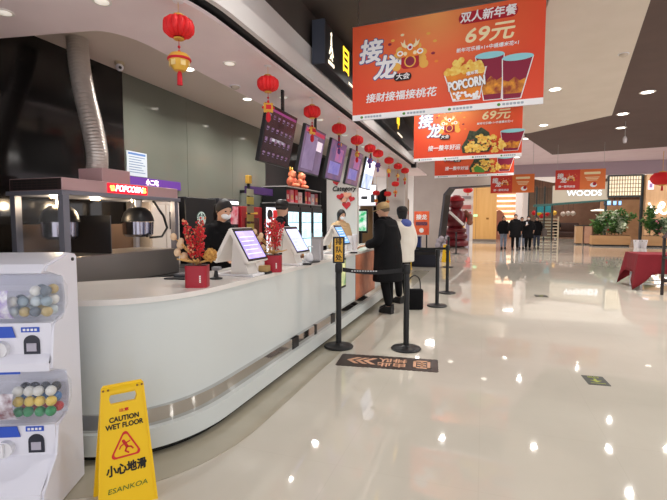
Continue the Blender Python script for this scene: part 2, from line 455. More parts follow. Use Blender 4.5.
for x in (-.085, .085):
    for dx in (-.012, .012): MB().cyl((x+dx, -.004, .605), (x+dx, .004, .605), .006, 10).build('rivet', mat('rivet_brown', (120, 78, 20), .4), fb)
SB = mat('print_black', (24, 22, 20), .6); SR = mat('print_sign_red', (206, 44, 40), .6)
FM = lambda x, z, y=-.001: plane_M((x, y, z), (1, 0, 0), (0, 0, 1))
text('caution_lettering', 'CAUTION', .035, SB, fb, FM(0, .452), .0013, sx=.95)
text('caution_lettering', 'WET FLOOR', .035, SB, fb, FM(0, .417), .0013, sx=.95)
text('small_red_lettering', '注意', .017, SR, fb, FM(0, .493), .0005, sx=1.5)
text('chinese_lettering', '小心地滑', .056, SB, fb, FM(0, .2), .0022, sx=.9)
text('handwritten_lettering', 'ESANKOA', .034, mat('marker_green', (84, 110, 34), .6), fb, FM(0, .105), 0, sx=1.3, shear=.15)
# warning triangle with a slipping figure
tri = MB()
def tri_ring(m, r0, r1, cz):
    a = [];
    for r in (r0, r1):
        pts = []
        for k in range(3):
            ang = PI/2+2*PI*k/3
            c = (r*.8*math.cos(ang), cz+r*.8*math.sin(ang))
            for j in range(7):
                aa = ang-PI/3+2*PI/3*j/6
                pts.append((c[0]+r*.2*math.cos(aa), c[1]+r*.2*math.sin(aa)))
        a.append(pts)
    n = len(a[0])
    for i in range(n):
        j = (i+1) % n
        m.flat([a[0][i], a[0][j], a[1][j], a[1][i]], -.0025, 0)
tri_ring(tri, .08, .066, .305); tri.build('warning_triangle', SR, fb)
fg = MB()
def stroke(m, pts, wd):
    for (x0, z0), (x1, z1) in zip(pts, pts[1:]):
        d = Vector((x1-x0, z1-z0)); d.normalize(); nx, nz = -d.y*wd/2, d.x*wd/2
        ex, ez = d.x*wd*.35, d.y*wd*.35
        m.flat([(x0+nx-ex, z0+nz-ez), (x0-nx-ex, z0-nz-ez), (x1-nx+ex, z1-nz+ez), (x1+nx+ex, z1+nz+ez)], -.0025, 0)
fg.flat(circle(-.012, .302, .009), -.0025, 0)
stroke(fg, [(-.006, .292), (.008, .265)], .017)
stroke(fg, [(.006, .268), (.03, .262), (.04, .25)], .009)
stroke(fg, [(.004, .262), (-.004, .245), (.014, .232)], .009)
stroke(fg, [(-.006, .288), (-.028, .276), (-.036, .262)], .007)
stroke(fg, [(-.002, .288), (.024, .296)], .007)
bmesh.ops.transform(fg.b, matrix=Matrix.Translation((0, 0, .305)) @ Matrix.Diagonal((.88, 1, .88, 1)) @ Matrix.Translation((0, 0, -.265)), verts=fg.b.verts)
fg.build('slipping_figure', SR, fb)

# ------------------------------------------------------------------ popcorn machine and its steel counter
wc = thing('steel_work_counter', 'dark steel work counter under the popcorn machine behind the white counter', 'work counter', (-3.45, 3.3, 0))
MB().box(-3.95, -3.02, 2.45, 4.3, .86, .9).build('worktop', STEELD, wc, world=True)
MB().box(-3.9, -3.06, 2.5, 4.25, .1, .86).build('cupboard', STEELD, wc, world=True)
MB().box(-3.86, -3.1, 2.54, 4.2, 0, .1).build('kick_board', BLACK, wc, world=True)
X0, X1, Y0, Y1 = -3.68, -3.1, 2.57, 3.93
pm = thing('popcorn_machine', 'large steel and glass popcorn machine with a red lit sign on its hood', 'popcorn machine', ((X0+X1)/2, (Y0+Y1)/2, .9))
ST2 = noise_mat('machine_steel', (120, 116, 116), (130, 126, 126), 3, .32, .7)
FRAME = mat('machine_frame_grey', (128, 128, 138), .4, .3)
MB().box(X0, X1, Y0, Y1, .9, 1.16, .008).build('base_cabinet', mat('cabinet_grey_steel', (128, 122, 118), .35, .3), pm, world=True)
MB().box(X0-.02, X1+.02, Y0-.02, Y1+.02, 1.655, 1.69, .004).build('hood_rim', FRAME, pm, world=True)
HOOD = mat('hood_rose_steel', (196, 160, 160), .4, 0)
hd = MB().box(X0, X1, Y0, Y1, 1.69, 1.79, .006).build('hood', HOOD, pm, world=True)
MB().box(X0+.01, X1-.01, Y0-.002, Y0, 1.695, 1.785).build('end_shade_plate', mat('hood_end_painted_shade', (66, 54, 52), .4, .4), hd, world=True)  # thin added plate: shade on the hood's unlit end, painted as dark brown
VENTM = mat('vent_dark', (30, 28, 28), .5)
for k in range(9):
    for j in range(4):
        MB().box(X0+.05+k*.055, X0+.09+k*.055, Y0-.004, Y0, 1.705+j*.02, 1.714+j*.02).build('vent_slot', VENTM, hd, world=True)
MB().box(-3.40, -3.13, 2.98, 3.3, 1.79, 1.91, .005).build('fan_box', HOOD, pm, world=True)
for (x, y) in ((X0, Y0), (X1-.055, Y0), (X0, Y1-.055), (X1-.055, Y1-.055)):
    MB().box(x, x+.055, y, y+.055, 1.16, 1.655).build('corner_post', FRAME, pm, world=True)
MB().box(X0+.05, X1-.05, Y0+.012, Y0+.016, 1.16, 1.655).build('glass_pane', GLASS2, pm, world=True)
MB().box(X0+.012, X0+.02, Y0+.05, Y1-.05, 1.16, 1.42).build('rear_panel', mat('rear_bronze', (104, 84, 68), .3, .5), pm, world=True)
MB().box(X0+.05, X1-.05, Y0+.5, Y0+.51, 1.16, 1.5).build('inner_panel', STEELD, pm, world=True)
lampm = mat('warming_lamp', (255, 214, 150), .5, 0, (255, 190, 120), 6)
for y in (2.75, 3.15, 3.65): MB().cyl((-3.4, y, 1.655), (-3.4, y, 1.64), .04, 16).build('warming_lamp', lampm, pm, world=True)
for y, kx in ((2.8, -3.42), (3.52, -3.26)):
    kt = MB().lathe([(0, 0), (.1, .005), (.125, .03), (.13, .15), (.122, .15), (.115, .03), (0, .02)], 28, Matrix.Translation((kx, y, 1.29)) @ Matrix.Diagonal((1.12, 1.12, 1, 1))).build('kettle', mat('kettle_steel', (150, 148, 160), .15, 1), pm, smooth=35, world=True)
    MB().lathe([(.135, 0), (.13, .03), (.11, .08), (.07, .115), (0, .13)], 28, Matrix.Translation((kx, y, 1.445)) @ Matrix.Diagonal((1.12, 1.12, 1.15, 1))).build('kettle_lid', BLACK, kt, smooth=40, world=True)
    MB().cyl((kx, y, 1.58), (kx, y, 1.655), .035, 16, .045).build('kettle_shaft', STEEL, kt, smooth=40, world=True)
    MB().cyl((kx+.12, y, 1.34), (kx+.15, y-.05, 1.3), .012, 10).build('kettle_handle', BLACK, kt, smooth=40, world=True)
MB().tube([(-3.16, 3.62, 1.655), (-3.14, 3.75, 1.5), (-3.14, 3.8, 1.38), (-3.16, 3.74, 1.29), (-3.25, 3.66, 1.28)], .012, 8).build('power_cable', BLACK, pm, smooth='all', world=True)
# lit sign on the hood, facing the hall
ns = MB().box(X1, X1+.012, 3.0, 3.47, 1.697, 1.78, .003).build('lit_sign', mat('sign_red_lit', (226, 24, 44), .4, 0, (255, 20, 44), 1.0), pm, world=True)
NL = mat('neon_white_pink', (255, 236, 240), .4, 0, (255, 220, 226), 2.2)
inv = wm(pm).inverted()
text('popcorn_lettering', 'POPCORN', .075, NL, ns, inv @ plane_M((X1+.0135, 3.24, 1.738), (0, 1, 0), (0, 0, 1)), .002, .3, sx=.92)
for y in (3.045, 3.425):
    m = MB()
    for dx, dz, r in ((-.014, .01, .014), (.012, .014, .013), (-.004, -.012, .015), (.016, -.012, .012)):
        m.ball((X1+.013, y+dx, 1.738+dz), (.003, r, r))
    m.build('popcorn_emblem', mat('neon_yellow', (255, 226, 120), .4, 0, (255, 206, 90), 1.6), ns, world=True)

for y in (2.75, 3.15, 3.65):
    l = bpy.data.lights.new('warming_lamp_light', 'POINT'); l.energy = 5; l.color = (1, .78, .52); l.shadow_soft_size = .04
    lo = bpy.data.objects.new('warming_lamp_light', l); C.objects.link(lo); lo.location = (-3.4, y, 1.6)

# flexible silver duct
du = MB(); path = []
ctrl = [at(97, 166, 3.14), at(97, 152, 3.14), at(92, 125, 3.16), at(84, 92, 3.2), at(79, 62, 3.24), at(77, 30, 3.27)]
ctrl[0].z = 1.905; ctrl[-1].z = 3.17
def cat(P, n=12):
    P = [Vector(p) for p in P]; r = []
    for i in range(len(P)-1):
        a = P[max(i-1, 0)]; b = P[i]; c = P[i+1]; d = P[min(i+2, len(P)-1)]
        for k in range(n):
            t = k/n
            r.append(.5*((2*b)+(c-a)*t+(2*a-5*b+4*c-d)*t*t+(3*b-a-3*c+d)*t*t*t))
    return r+[P[-1]]
pth = cat(ctrl, 26)
du.tube(pth, [.088+(.006 if i % 3 == 0 else 0)-(.003 if i % 3 == 2 else 0) for i in range(len(pth))], 24)
DUCT = mat('duct_aluminium', (200, 190, 182), .34, .5)
d0 = du.build('flexible_duct', DUCT, None, smooth='all')
tag(d0, 'ribbed silver exhaust duct rising from the popcorn machine to the ceiling', 'duct')

# ------------------------------------------------------------------ things behind the counter
nt = thing('wall_notice', 'pale printed notice sheet on the wall above the purple strip', 'notice', (-3.99, 4.32, 1.99))
MB().box(-.004, .004, -.165, .165, 0, .29).build('sheet', mat('notice_paper', (206, 214, 222), .5), nt)
for k in range(7): MB().box(.004, .0055, -.13, .13-.03*(k % 3), .04+k*.03, .05+k*.03).build('print_line', mat('notice_ink', (120, 140, 170), .6), nt)
MB().box(.004, .0055, -.14, .14, .25, .275).build('print_line', mat('notice_blue', (90, 130, 190), .6), nt)
ps = thing('purple_sign_strip', 'long purple sign strip with white marks behind the popcorn machine', 'sign', (-3.97, 4.6, 1.87))
MB().box(-.02, .0, -.5, .5, 0, .11).build('board', mat('purple_board', (92, 52, 130), .4, 0, (92, 40, 150), .25), ps)
text('white_lettering', '小二吃', .075, NL, ps, plane_M((.002, -.05, .055), (0, 1, 0), (0, 0, 1)), .001)
cm = thing('coffee_machine', 'black coffee cabinet with a round green and white emblem', 'coffee machine', (-3.62, 5.05, .9))
MB().box(-.3, .02, -.34, .34, 0, .86, .012).build('body', BLACK, cm)
em = MB().cyl((.02, -.02, .58), (.028, -.02, .58), .095, 32).build('emblem', mat('emblem_green', (30, 66, 58), .5), cm, smooth=40)
er = MB()
for a0 in range(0, 360, 15):
    a, b = R(a0), R(a0+11)
    pts = [(.094*math.cos(t), .094*math.sin(t)) for t in (a, b)]+[(.078*math.cos(t), .078*math.sin(t)) for t in (b, a)]
    er.side([(-.02+p, .58+q) for p, q in pts], .028, .031)
star = [( (.026 if k % 2 == 0 else .011)*math.cos(PI/2+k*PI/5), (.026 if k % 2 == 0 else .011)*math.sin(PI/2+k*PI/5)) for k in range(10)]
er.side([(-.02+p, .64+q) for p, q in star], .028, .032)
er.side([(-.02+p, .585+q) for p, q in circle(0, 0, .022, .032)], .028, .032)
for s in (-1, 1):
    for k in range(3):
        er.side([(-.02+s*(.03+.014*k), .62-.01*k), (-.02+s*(.037+.014*k), .62-.01*k), (-.02+s*(.043+.012*k), .53), (-.02+s*(.034+.012*k), .53)], .028, .032)
er.build('emblem_figure', mat('emblem_white', (206, 222, 216), .5), em)
MB().box(-.2, .03, -.22, .22, .1, .14).build('drip_tray', STEEL, cm)
# back counter run
bc = thing('back_counter', 'dark back counter along the wall under the coffee machine and red cabinet', 'counter', (-3.6, 6, 0))
MB().box(-3.98, -3.3, 4.35, 7.2, .86, .9).build('worktop', STEELD, bc, world=True)
MB().box(-3.96, -3.34, 4.38, 7.18, .08, .86).build('cupboard', BLACK, bc, world=True)
MB().box(-3.9, -3.4, 4.42, 7.1, 0, .08).build('kick_board', BLACK, bc, world=True)
# lit screen and light bar
lb = thing('drink_dispenser', 'dark drink dispenser with a white lit bar and pale screen above', 'dispenser', (-3.6, 5.72, .9))
MB().box(-.3, 0, -.26, .26, 0, .88, .01).build('body', mat('dispenser_grey', (52, 50, 54), .4), lb)
MB().box(0, .012, -.25, .25, .8, .845).build('light_bar', mat('lit_white', (255, 255, 255), .5, 0, (255, 255, 255), 1.6), lb)
MB().box(0, .012, -.22, .0, .62, .77).build('screen', noise_mat('pale_screen', (176, 196, 236), (226, 226, 246), 5, .3, emit=.8), lb)
MB().box(0, .012, .04, .24, .5, .77).build('picture_panel', noise_mat('pink_print', (216, 70, 96), (236, 190, 196), 9, .5), lb)
# tall yellow card rack
cr = thing('card_rack', 'tall narrow rack of yellow cards standing behind the counter', 'rack', (-3.3, 5.78, .9))
MB().box(-.02, .02, -.012, .012, 0, 1.12).build('pole', BLACK, cr)
MB().box(-.06, .06, -.06, .06, 0, .02).build('base', BLACK, cr)
for k, (c, hh) in enumerate((((222, 200, 96), .09), ((206, 176, 90), .1), ((170, 156, 120), .1), ((214, 190, 90), .11), ((196, 190, 160), .1))):
    z = .42+k*.125
    MB().box(.02, .028, -.1, .1, z, z+hh).build('card', mat('card_%d' % k, tuple(int(q*.8) for q in c), .5), cr)
MB().box(-.03, .03, -.05, .05, 1.1, 1.22, .01).build('amber_card', mat('amber_card', (190, 146, 56), .5), cr)
# dark red cabinet and lit drink poster
rc = thing('red_drink_cabinet', 'dark red upright cabinet with a gold mark between the card rack and lit poster', 'cabinet', (-3.55, 6.33, .9))
DR = mat('cabinet_red', (140, 18, 28), .35)
MB().box(-.35, 0, -.33, .33, 0, .78, .015).build('body', DR, rc)
MB().box(0, .01, -.2, .16, .66, .69).build('gold_mark', GOLD, rc)
MB().box(0, .012, -.24, .2, .32, .6).build('window', mat('cabinet_window', (70, 22, 26), .15), rc)
MB().box(0, .012, -.2, .16, .08, .24).build('white_label', PRINTW, rc)
lp = thing('lit_drink_poster', 'bright white lit poster with red patches beside the dark red cabinet', 'poster', (-3.5, 6.95, .9))
MB().box(-.06, 0, -.26, .26, 0, .8, .006).build('frame', BLACK, lp)
MB().box(0, .008, -.24, .24, .02, .78).build('panel', mat('poster_lit', (236, 240, 246), .4, 0, (236, 240, 255), .75), lp)
for (y, z, r) in ((-.12, .66, .1), (-.1, .44, .085)): MB().side(circle(y, z, r, r*.9), .008, .012).build('black_disc', BLACK, lp)
MB().box(.008, .012, .0, .22, .6, .74).build('red_patch', RED, lp)
MB().box(.008, .012, -.1, .2, .08, .3).build('red_patch', RED, lp)
# purple header
ph = tag(MB().box(-3.7, -3.62, 6.35, 7.2, 1.9, 2.02).build('purple_header_board', mat('purple_dark', (60, 34, 86), .4)), 'purple header board above the red cabinet and lit poster', 'sign')
MB().box(-4, -3.7, 6.7, 6.75, 1.93, 1.98).build('bracket', BLACK, ph)
wcab = thing('pale_cupboard', 'pale upright cupboard seen through the popcorn machine, left of the black coffee cabinet', 'cupboard', (-3.8, 4.38, .9))
MB().box(-.18, .16, -.26, .26, 0, .78, .008).build('body', mat('pale_cupboard', (196, 184, 174), .4), wcab)
MB().box(.16, .168, -.24, -.01, .03, .74).build('door', mat('pale_door', (214, 204, 196), .4), wcab); MB().box(.16, .168, .01, .24, .03, .74).build('door', mat('pale_door', (214, 204, 196), .4), wcab)
MB().box(.168, .176, .06, .18, .45, .66).build('dark_notice', mat('notice_black', (40, 36, 40), .5), wcab)

# ------------------------------------------------------------------ three glass door fridges
ICE = mat('fridge_light', (206, 238, 246), .5, 0, (190, 234, 248), 1.05)
FL = ['glass door drink fridge with cyan light nearest the camera', 'glass door drink fridge with cyan light in the middle of three', 'glass door drink fridge with cyan light beside the white wall panel']
def make_fridge():
    f = thing('drink_fridge', FL[0], 'fridge', (-3.65, 7.66, 0), group='lit fridges behind the counter')
    MB().box(-.32, .2, -.3, .3, .05, 1.78, .01).build('cabinet', BLACK, f)
    MB().box(-.3, .18, -.28, .28, 0, .05).build('foot_plinth', BLACK, f)
    dr = MB().box(.2, .23, -.3, .3, .12, 1.72, .006).build('door', BLACKM, f)
    MB().box(.23, .236, -.23, .23, .2, 1.62).build('lit_interior', ICE, dr)
    for k in range(4):
        MB().box(.236, .239, -.23, .23, .45+k*.32, .465+k*.32).build('shelf', mat('fridge_shelf', (150, 170, 176), .4), dr)
    rnd = random.Random(4)
    for k in range(4):
        b = MB()
        for i in range(7):
            y = -.2+i*.062; h = rnd.uniform(.13, .2)
            b.cyl((.2405, y, .466+k*.32), (.2405, y, .466+k*.32+h), .0035, 8)
        b.build('drink_row', noise_mat('drink_row', (150, 90, 60), (90, 150, 120), 12, .4), dr)
    MB().box(.23, .25, .25, .27, .7, 1.2, .004).build('door_handle', STEEL, dr)
    return f
f0 = make_fridge()
for i in (1, 2): dup(f0, (-3.65, 7.66+.64*i, 0), 0, FL[i])
# snack boxes and shelf on the fridges
sh = thing('snack_shelf', 'black shelf unit holding red snack boxes above the fridges', 'shelf', (-3.65, 8.3, 1.78))
for z in (.0, .3): MB().box(-.3, .22, -.9, .9, z, z+.02).build('shelf_board', mat('shelf_grey', (150, 146, 144), .4), sh)
for y in (-.88, 0, .88): MB().box(-.28, .2, y-.01, y+.01, .02, .3).build('upright', BLACK, sh)
RBX = [(196, 40, 52), (216, 120, 130), (200, 30, 44), (226, 190, 186), (210, 80, 90), (190, 46, 60), (176, 170, 176), (150, 60, 70)]
for k in range(8):
    c = RBX[k]
    b = thing('snack_box', 'printed snack box standing %s from the left on the black shelf' % ORD[k], 'box', (-3.53, 7.53+k*.205+(.06 if k > 3 else 0), 1.8), R(4*(k % 3)-4), 'snack boxes above the fridges')
    MB().box(-.05, .05, -.08, .08, 0, .22+.02*(k % 3), .004).build('carton', mat('carton_%d' % k, c, .5), b)
    MB().box(.05, .052, -.05, .05, .06, .15).build('label_print', noise_mat('carton_print_%d' % (k % 3), [(240, 220, 210), (240, 200, 90), (240, 240, 240)][k % 3], c, 14, .5), b)
# two orange festive plush figures on top
for k, (y, lab) in enumerate(((7.75, 'orange horned plush toy sitting left on the shelf above the fridges'), (8.2, 'orange horned plush toy sitting right on the shelf above the fridges'))):
    p = thing('plush_toy', lab, 'plush toy', (-3.5, y, 2.1), R(90), 'orange plush toys')
    OR = noise_mat('plush_orange', (206, 92, 70), (222, 140, 100), 9, .9)
    MB().ball((0, 0, .1), (.11, .09, .1)).build('body', OR, p, smooth='all')
    hdp = MB().ball((0, -.02, .23), (.09, .08, .08)).build('head', OR, p, smooth='all')
    for s in (-1, 1):
        MB().tube([(s*.04, 0, .29), (s*.06, 0, .34), (s*.05, 0, .38)], [.018, .014, .006]).build('horn', GOLD, hdp, smooth='all')
        MB().ball((s*.035, -.095, .245), .012).build('eye', BLACK, hdp, smooth='all')
        MB().ball((s*.11, -.03, .12), (.04, .04, .06)).build('paw', OR, p, smooth='all')
        MB().ball((s*.06, -.09, .03), (.045, .06, .035)).build('foot', OR, p, smooth='all')

# white wall panel decoration
hs = thing('heart_decoration', 'red and peach hearts stuck on the white wall panel under black lettering', 'wall decoration', (-3.05, 9.595, 1.78))
def heart(cx, cz, s, rot=0):
    p = []
    for i in range(28):
        t = 2*PI*i/28
        x = 16*math.sin(t)**3; z = 13*math.cos(t)-5*math.cos(2*t)-2*math.cos(3*t)-math.cos(4*t)
        p.append((cx+s*(x*math.cos(rot)-z*math.sin(rot))/32, cz+s*(x*math.sin(rot)+z*math.cos(rot))/32))
    return p
HR = mat('heart_red', (196, 44, 52), .5); HP = mat('heart_peach', (232, 168, 140), .5)
for (x, z, s, m_, r) in ((-.06, .22, .18, HR, .3), (.1, .25, .2, HP, -.2), (.02, .14, .17, HP, .1), (.2, .17, .15, HR, -.3), (.08, .03, .2, HR, 0), (-.16, .56, .17, HR, .2)):
    MB().flat(heart(x, z, s, r), -.02, 0).build('heart', m_, hs)
text('black_lettering', 'Category', .15, BLACK, hs, plane_M((.02, -.021, .40), (1, 0, 0), (0, 0, 1)), .004, .25)
stars = MB(); stars.flat(circle(.05, .54, .06, .04), -.01, 0); stars.build('black_motif', BLACK, hs)

# far end: dark arched booth, kiosk, bright window things
ar = thing('arched_booth', 'dark glossy arched booth with a small lit panel beside the pale column', 'booth', (-2.75, 13.3, 0))
arc = [(-.5, 0), (-.5, 1.9)]+[(-.5+.5*(1-math.cos(PI/2*i/8)), 1.9+.55*math.sin(PI/2*i/8)) for i in range(1, 9)]+[(.3, 2.45), (.52, 2.1), (.52, 0)]
MB().flat(arc, 0, .5).build('shell', mat('booth_black', (24, 22, 24), .2), ar)
MB().box(-.1, .25, -.01, 0, 1.3, 1.55).build('lit_panel', mat('booth_panel', (150, 140, 140), .4, 0, (150, 140, 150), .3), ar)
MB().box(-.35, .35, -.01, 0, 1.62, 1.7).build('trim_strip', STEELD, ar)
bw = thing('light_box_panel', 'bright white light box panel behind the far end of the counter', 'light box', (-3.35, 12.98, 1.9))
MB().box(-.3, .28, 0, .08, 0, .65, .01).build('frame', WHITE2, bw)
MB().box(-.27, .25, -.008, 0, .03, .62).build('panel', mat('lightbox_white', (250, 250, 252), .5, 0, (250, 250, 255), 1.1), bw)
MB().box(-.2, .0, -.014, -.008, .2, .3).build('print_patch', mat('grey_print', (110, 116, 126), .5), bw)
MB().box(.1, .22, -.014, -.008, .1, .35).build('print_patch', mat('grey_print', (110, 116, 126), .5), bw)
ks = thing('order_kiosk', 'black kiosk with a green and white screen behind the cap wearing man', 'kiosk', (-2.98, 10.8, 0))
MB().box(-.05, .05, -.05, .05, .03, 1.2).build('post', BLACK, ks)
MB().box(-.2, .2, -.16, .16, 0, .03, .004).build('base', BLACK, ks)
kh = MB().box(-.2, .2, -.03, .03, 1.15, 1.75, .01).build('screen_housing', BLACK, ks)
MB().box(-.17, .17, -.034, -.03, 1.2, 1.7).build('screen', noise_mat('kiosk_screen', (40, 176, 110), (236, 240, 240), 9, .3, emit=.6), kh)
nk = tag(MB().box(-2.62, -2.22, 12.3, 12.36, 0, 1.62, .01).build('wall_box', mat('stone_box', (206, 196, 190), .5)), 'pale low partition in front of the stone column', 'partition')
# ------------------------------------------------------------------ on the counter
# red tins with dried flowers
VR = noise_mat('vase_crimson', (158, 16, 38), (168, 20, 42), 4, .4)
def vase(loc, s, lab, rz):
    v = thing('flower_vase', lab, 'vase', loc, rz)
    MB().prism(rrect(-.082*s, .082*s, -.07*s, .07*s, .03*s), 0, .165*s).build('pot', VR, v, smooth=40)
    rimp = MB().prism(rrect(-.076*s, .076*s, -.064*s, .064*s, .028*s), .165*s, .167*s).build('soil', mat('vase_dark', (70, 20, 20), .8), v)
    lm = MB()
    for k in range(4): lm.box(.03*s, .042*s, -.0715*s, -.07*s, (.04+k*.014)*s, (.05+k*.014)*s)
    lm.build('white_lettering', PRINTW, v)
    return v
def bunch(loc, s, lab, rz, seed, gold=True):
    rnd = random.Random(seed)
    b = thing('dried_flower_bunch', lab, 'dried flowers', loc, rz)
    BER = mat('berry_red', (206, 30, 40), .4); TW = mat('twig_brown', (120, 70, 50), .8); GB = mat('berry_peach', (222, 150, 110), .6); CRM = mat('dried_cream', (226, 196, 160), .8)
    LF = mat('dried_gold_leaf', (214, 170, 104), .7)
    for k in range(13):
        a = rnd.uniform(0, 2*PI); r0 = .03*s; r1 = rnd.uniform(.02, .08)*s; h = rnd.uniform(.22, .33)*s
        st = cat([(r0*math.cos(a), r0*math.sin(a), 0), (r1*.8*math.cos(a), r1*.8*math.sin(a), h*.5), (r1*math.cos(a)*1.3, r1*math.sin(a)*1.3, h)], 6)
        sp = MB().tube(st, .0022, 5).build('twig', TW, b)
        bm_ = MB()
        for i in range(30):
            t = rnd.uniform(.3, 1); p = st[min(int(t*len(st)), len(st)-1)]
            q = p+Vector((rnd.uniform(-1, 1), rnd.uniform(-1, 1), rnd.uniform(-1, 1)))*.018*s
            bm_.ball(q, rnd.uniform(.006, .009)*s, seg=6, ring=4)
        bm_.build('berries', BER if k % 4 else GB, sp, smooth='all')['kind'] = 'stuff'
    for (x, y, z, r) in ((-.16, 0, .2, .022), (-.12, .02, .14, .026), (-.1, -.03, .17, .02), (-.13, -.02, .09, .024), (-.09, .0, .06, .026)):
        sp = MB().tube([(0, 0, 0), (x*.5*s, y*s, z*.6*s), (x*s, y*s, z*s)], .003, 5).build('pod_stem', LF, b)
        MB().ball((x*s, y*s, z*s), (r*s, r*s, r*1.2*s), seg=10, ring=7).build('pod', CRM, sp, smooth='all')
    if gold:
        gb = MB()
        gb.ball((0, 0, 0), .045*s, seg=14, ring=10)
        for k in range(40):
            v = Vector((rnd.gauss(0, 1), rnd.gauss(0, 1), rnd.gauss(0, 1))).normalized()
            gb.ball(v*.045*s, .008*s, seg=6, ring=4)
        o = gb.build('gold_ball', noise_mat('dried_ball', (206, 158, 80), (160, 110, 50), 60, .8), b, smooth='all'); o.location = (.1*s, -.03*s, .07*s)
    for k in range(12):
        a = rnd.uniform(-.6, PI+.6) if k < 6 else rnd.uniform(0, 2*PI)
        L = rnd.uniform(.09, .14)*s; d = Vector((math.cos(a), -abs(math.sin(a))*.6, .25)).normalized()
        sd = d.cross(Vector((0, 0, 1))).normalized()*.014*s
        p0 = Vector((0, 0, .01)); 
        lf = MB(); up = Vector((0, 0, .004))
        pts = [p0, p0+d*L*.5+sd, p0+d*L, p0+d*L*.5-sd]
        lf.loft([[q+up for q in pts], [q-up for q in pts]])
        lf.build('leaf', LF, b)
    return b
vase((-1.915, 2.62, TOPZ), .93, 'red flower tin with white marks near the curved end of the counter', R(22))
bunch((-1.915, 2.62, TOPZ+.155), 1, 'dried red berries with a gold ball and cream pods in the nearer red tin', R(22), 5)
vase((-1.825, 3.63, TOPZ), .93, 'red flower tin half hidden between the two nearest sales terminals', R(20))
bunch((-1.825, 3.63, TOPZ+.156), 1.05, 'dried red berries and pale leaves in the red tin between the terminals', R(20), 9, False)

SCR = noise_mat('terminal_screen_lilac', (150, 140, 226), (186, 172, 240), 5, .15, emit=.85)
SCR2 = noise_mat('terminal_screen_pale', (176, 184, 244), (206, 210, 250), 5, .15, emit=.85)
SCR3 = noise_mat('terminal_screen_blue', (96, 150, 214), (130, 180, 230), 5, .15, emit=.8)
HOUS = mat('terminal_white', (232, 228, 222), .35)
def terminal(loc, lab, scr, rz=0):
    """two sided sales terminal: customer screen on +X, staff screen on -X"""
    t = thing('sales_terminal', lab, 'sales terminal', loc, rz, 'sales terminals along the counter')
    MB().box(-.33, .04, -.12, .13, 0, .02, .006).build('base', WHITE2, t)
    MB().flat([(-.19, .02), (-.02, .02), (-.13, .3), (-.17, .3)], -.09, .07).build('column', HOUS, t)
    def panel(sgn, w, h, name, m):
        M = Matrix.Translation((.03 if sgn > 0 else -.33, 0, .125)) @ Matrix.Rotation(R(-30*sgn), 4, 'Y')
        h_ = MB().box(-.035 if sgn > 0 else 0, 0 if sgn > 0 else .035, -w/2, w/2, 0, h, .008, M=M).build('screen_housing', HOUS, t)
        x0, x1 = (0, .003) if sgn > 0 else (-.003, 0)
        bz = MB().box(x0, x1, -w/2+.008, w/2-.008, .01, h-.01, M=M).build('bezel', BLACK, h_)
        x0, x1 = (.003, .005) if sgn > 0 else (-.005, -.003)
        s_ = MB().box(x0, x1, -w/2+.03, w/2-.03, .03, h-.04, M=M).build('screen', m, bz)
        if sgn > 0:
            rw = MB()
            for k in range(5): rw.box(.005, .0055, -w/2+.05, w/2-.06-.03*(k % 2), .07+k*.04, .078+k*.04, M=M)
            rw.build('screen_rows', mat('screen_row_pale', (206, 200, 246), .3, 0, (206, 200, 250), .9), s_)
    panel(1, .35, .33, 's', scr); panel(-1, .3, .3, 'b', mat('screen_dim', (90, 96, 120), .2, 0, (90, 96, 140), .4))
    return t
terminal((-1.84, 3.33, TOPZ+.01-.01), 'white sales terminal with lilac screen nearest the curved end of the counter', SCR)
terminal((-1.84, 4.32, TOPZ), 'white sales terminal with pale screen beyond the half hidden red tin', SCR2)
terminal((-1.87, 6.0, TOPZ), 'white sales terminal with pale blue screen seen edge on before the cap wearing man', SCR3)
# small things
def card_reader(loc, lab, rz):
    k = thing('payment_pad', lab, 'payment pad', loc, rz)
    MB().box(-.1, .1, -.13, .13, 0, .012, .004).build('mat', BLACK, k)
    MB().box(-.05, .05, -.07, .07, .012, .035, .006).build('keypad', mat('pad_grey', (60, 62, 66), .4), k)
    b = MB()
    for i in range(3):
        for j in range(4): b.box(-.034+i*.024, -.018+i*.024, -.05+j*.024, -.034+j*.024, .035, .039)
    b.build('keys', mat('key_grey', (160, 160, 164), .4), k)
card_reader((-2.33, 3.0, TOPZ), 'black keypad tray lying behind the nearer red tin', R(10))
kb = thing('scanner_stand', 'small black cable scanner stand at the foot of the nearest terminal', 'scanner', (-2.03, 3.02, TOPZ), R(10))
MB().lathe([(.05, 0), (.05, .01), (.02, .02), (.012, .07), (0, .07)], 16).build('foot', BLACK, kb, smooth=40)
MB().box(-.03, .04, -.025, .025, .07, .1, .008).build('head', mat('scanner_grey', (120, 120, 124), .4), kb)
tb = thing('tissue_stand', 'gold and black tissue holder under the nearest lilac screen', 'tissue holder', (-1.83, 3.46, TOPZ), R(0))
MB().box(-.05, .05, -.05, .06, 0, .02, .004).build('tray', BLACK, tb)
MB().box(-.04, .04, -.035, .045, .02, .075, .006).build('box', mat('tissue_gold', (170, 140, 90), .5), tb)
bt = thing('sanitizer_bottle', 'white pump bottle standing on the black tray', 'bottle', (-1.88, 4.62, TOPZ+.013))
MB().lathe([(0, 0), (.05, 0), (.055, .02), (.05, .06), (.03, .1), (.018, .115), (.018, .13), (0, .13)], 20).build('body', WHITE2, bt, smooth=40)
MB().cyl((0, 0, .13), (0, 0, .17), .008, 10).cyl((0, 0, .168), (.05, 0, .162), .008, 10).build('pump', WHITE2, bt, smooth=40)
ty = thing('black_tray', 'round black tray under the white pump bottle', 'tray', (-1.86, 4.62, TOPZ))
MB().lathe([(0, 0), (.11, 0), (.12, .012), (0, .012)], 28).build('dish', BLACK, ty, smooth=40)
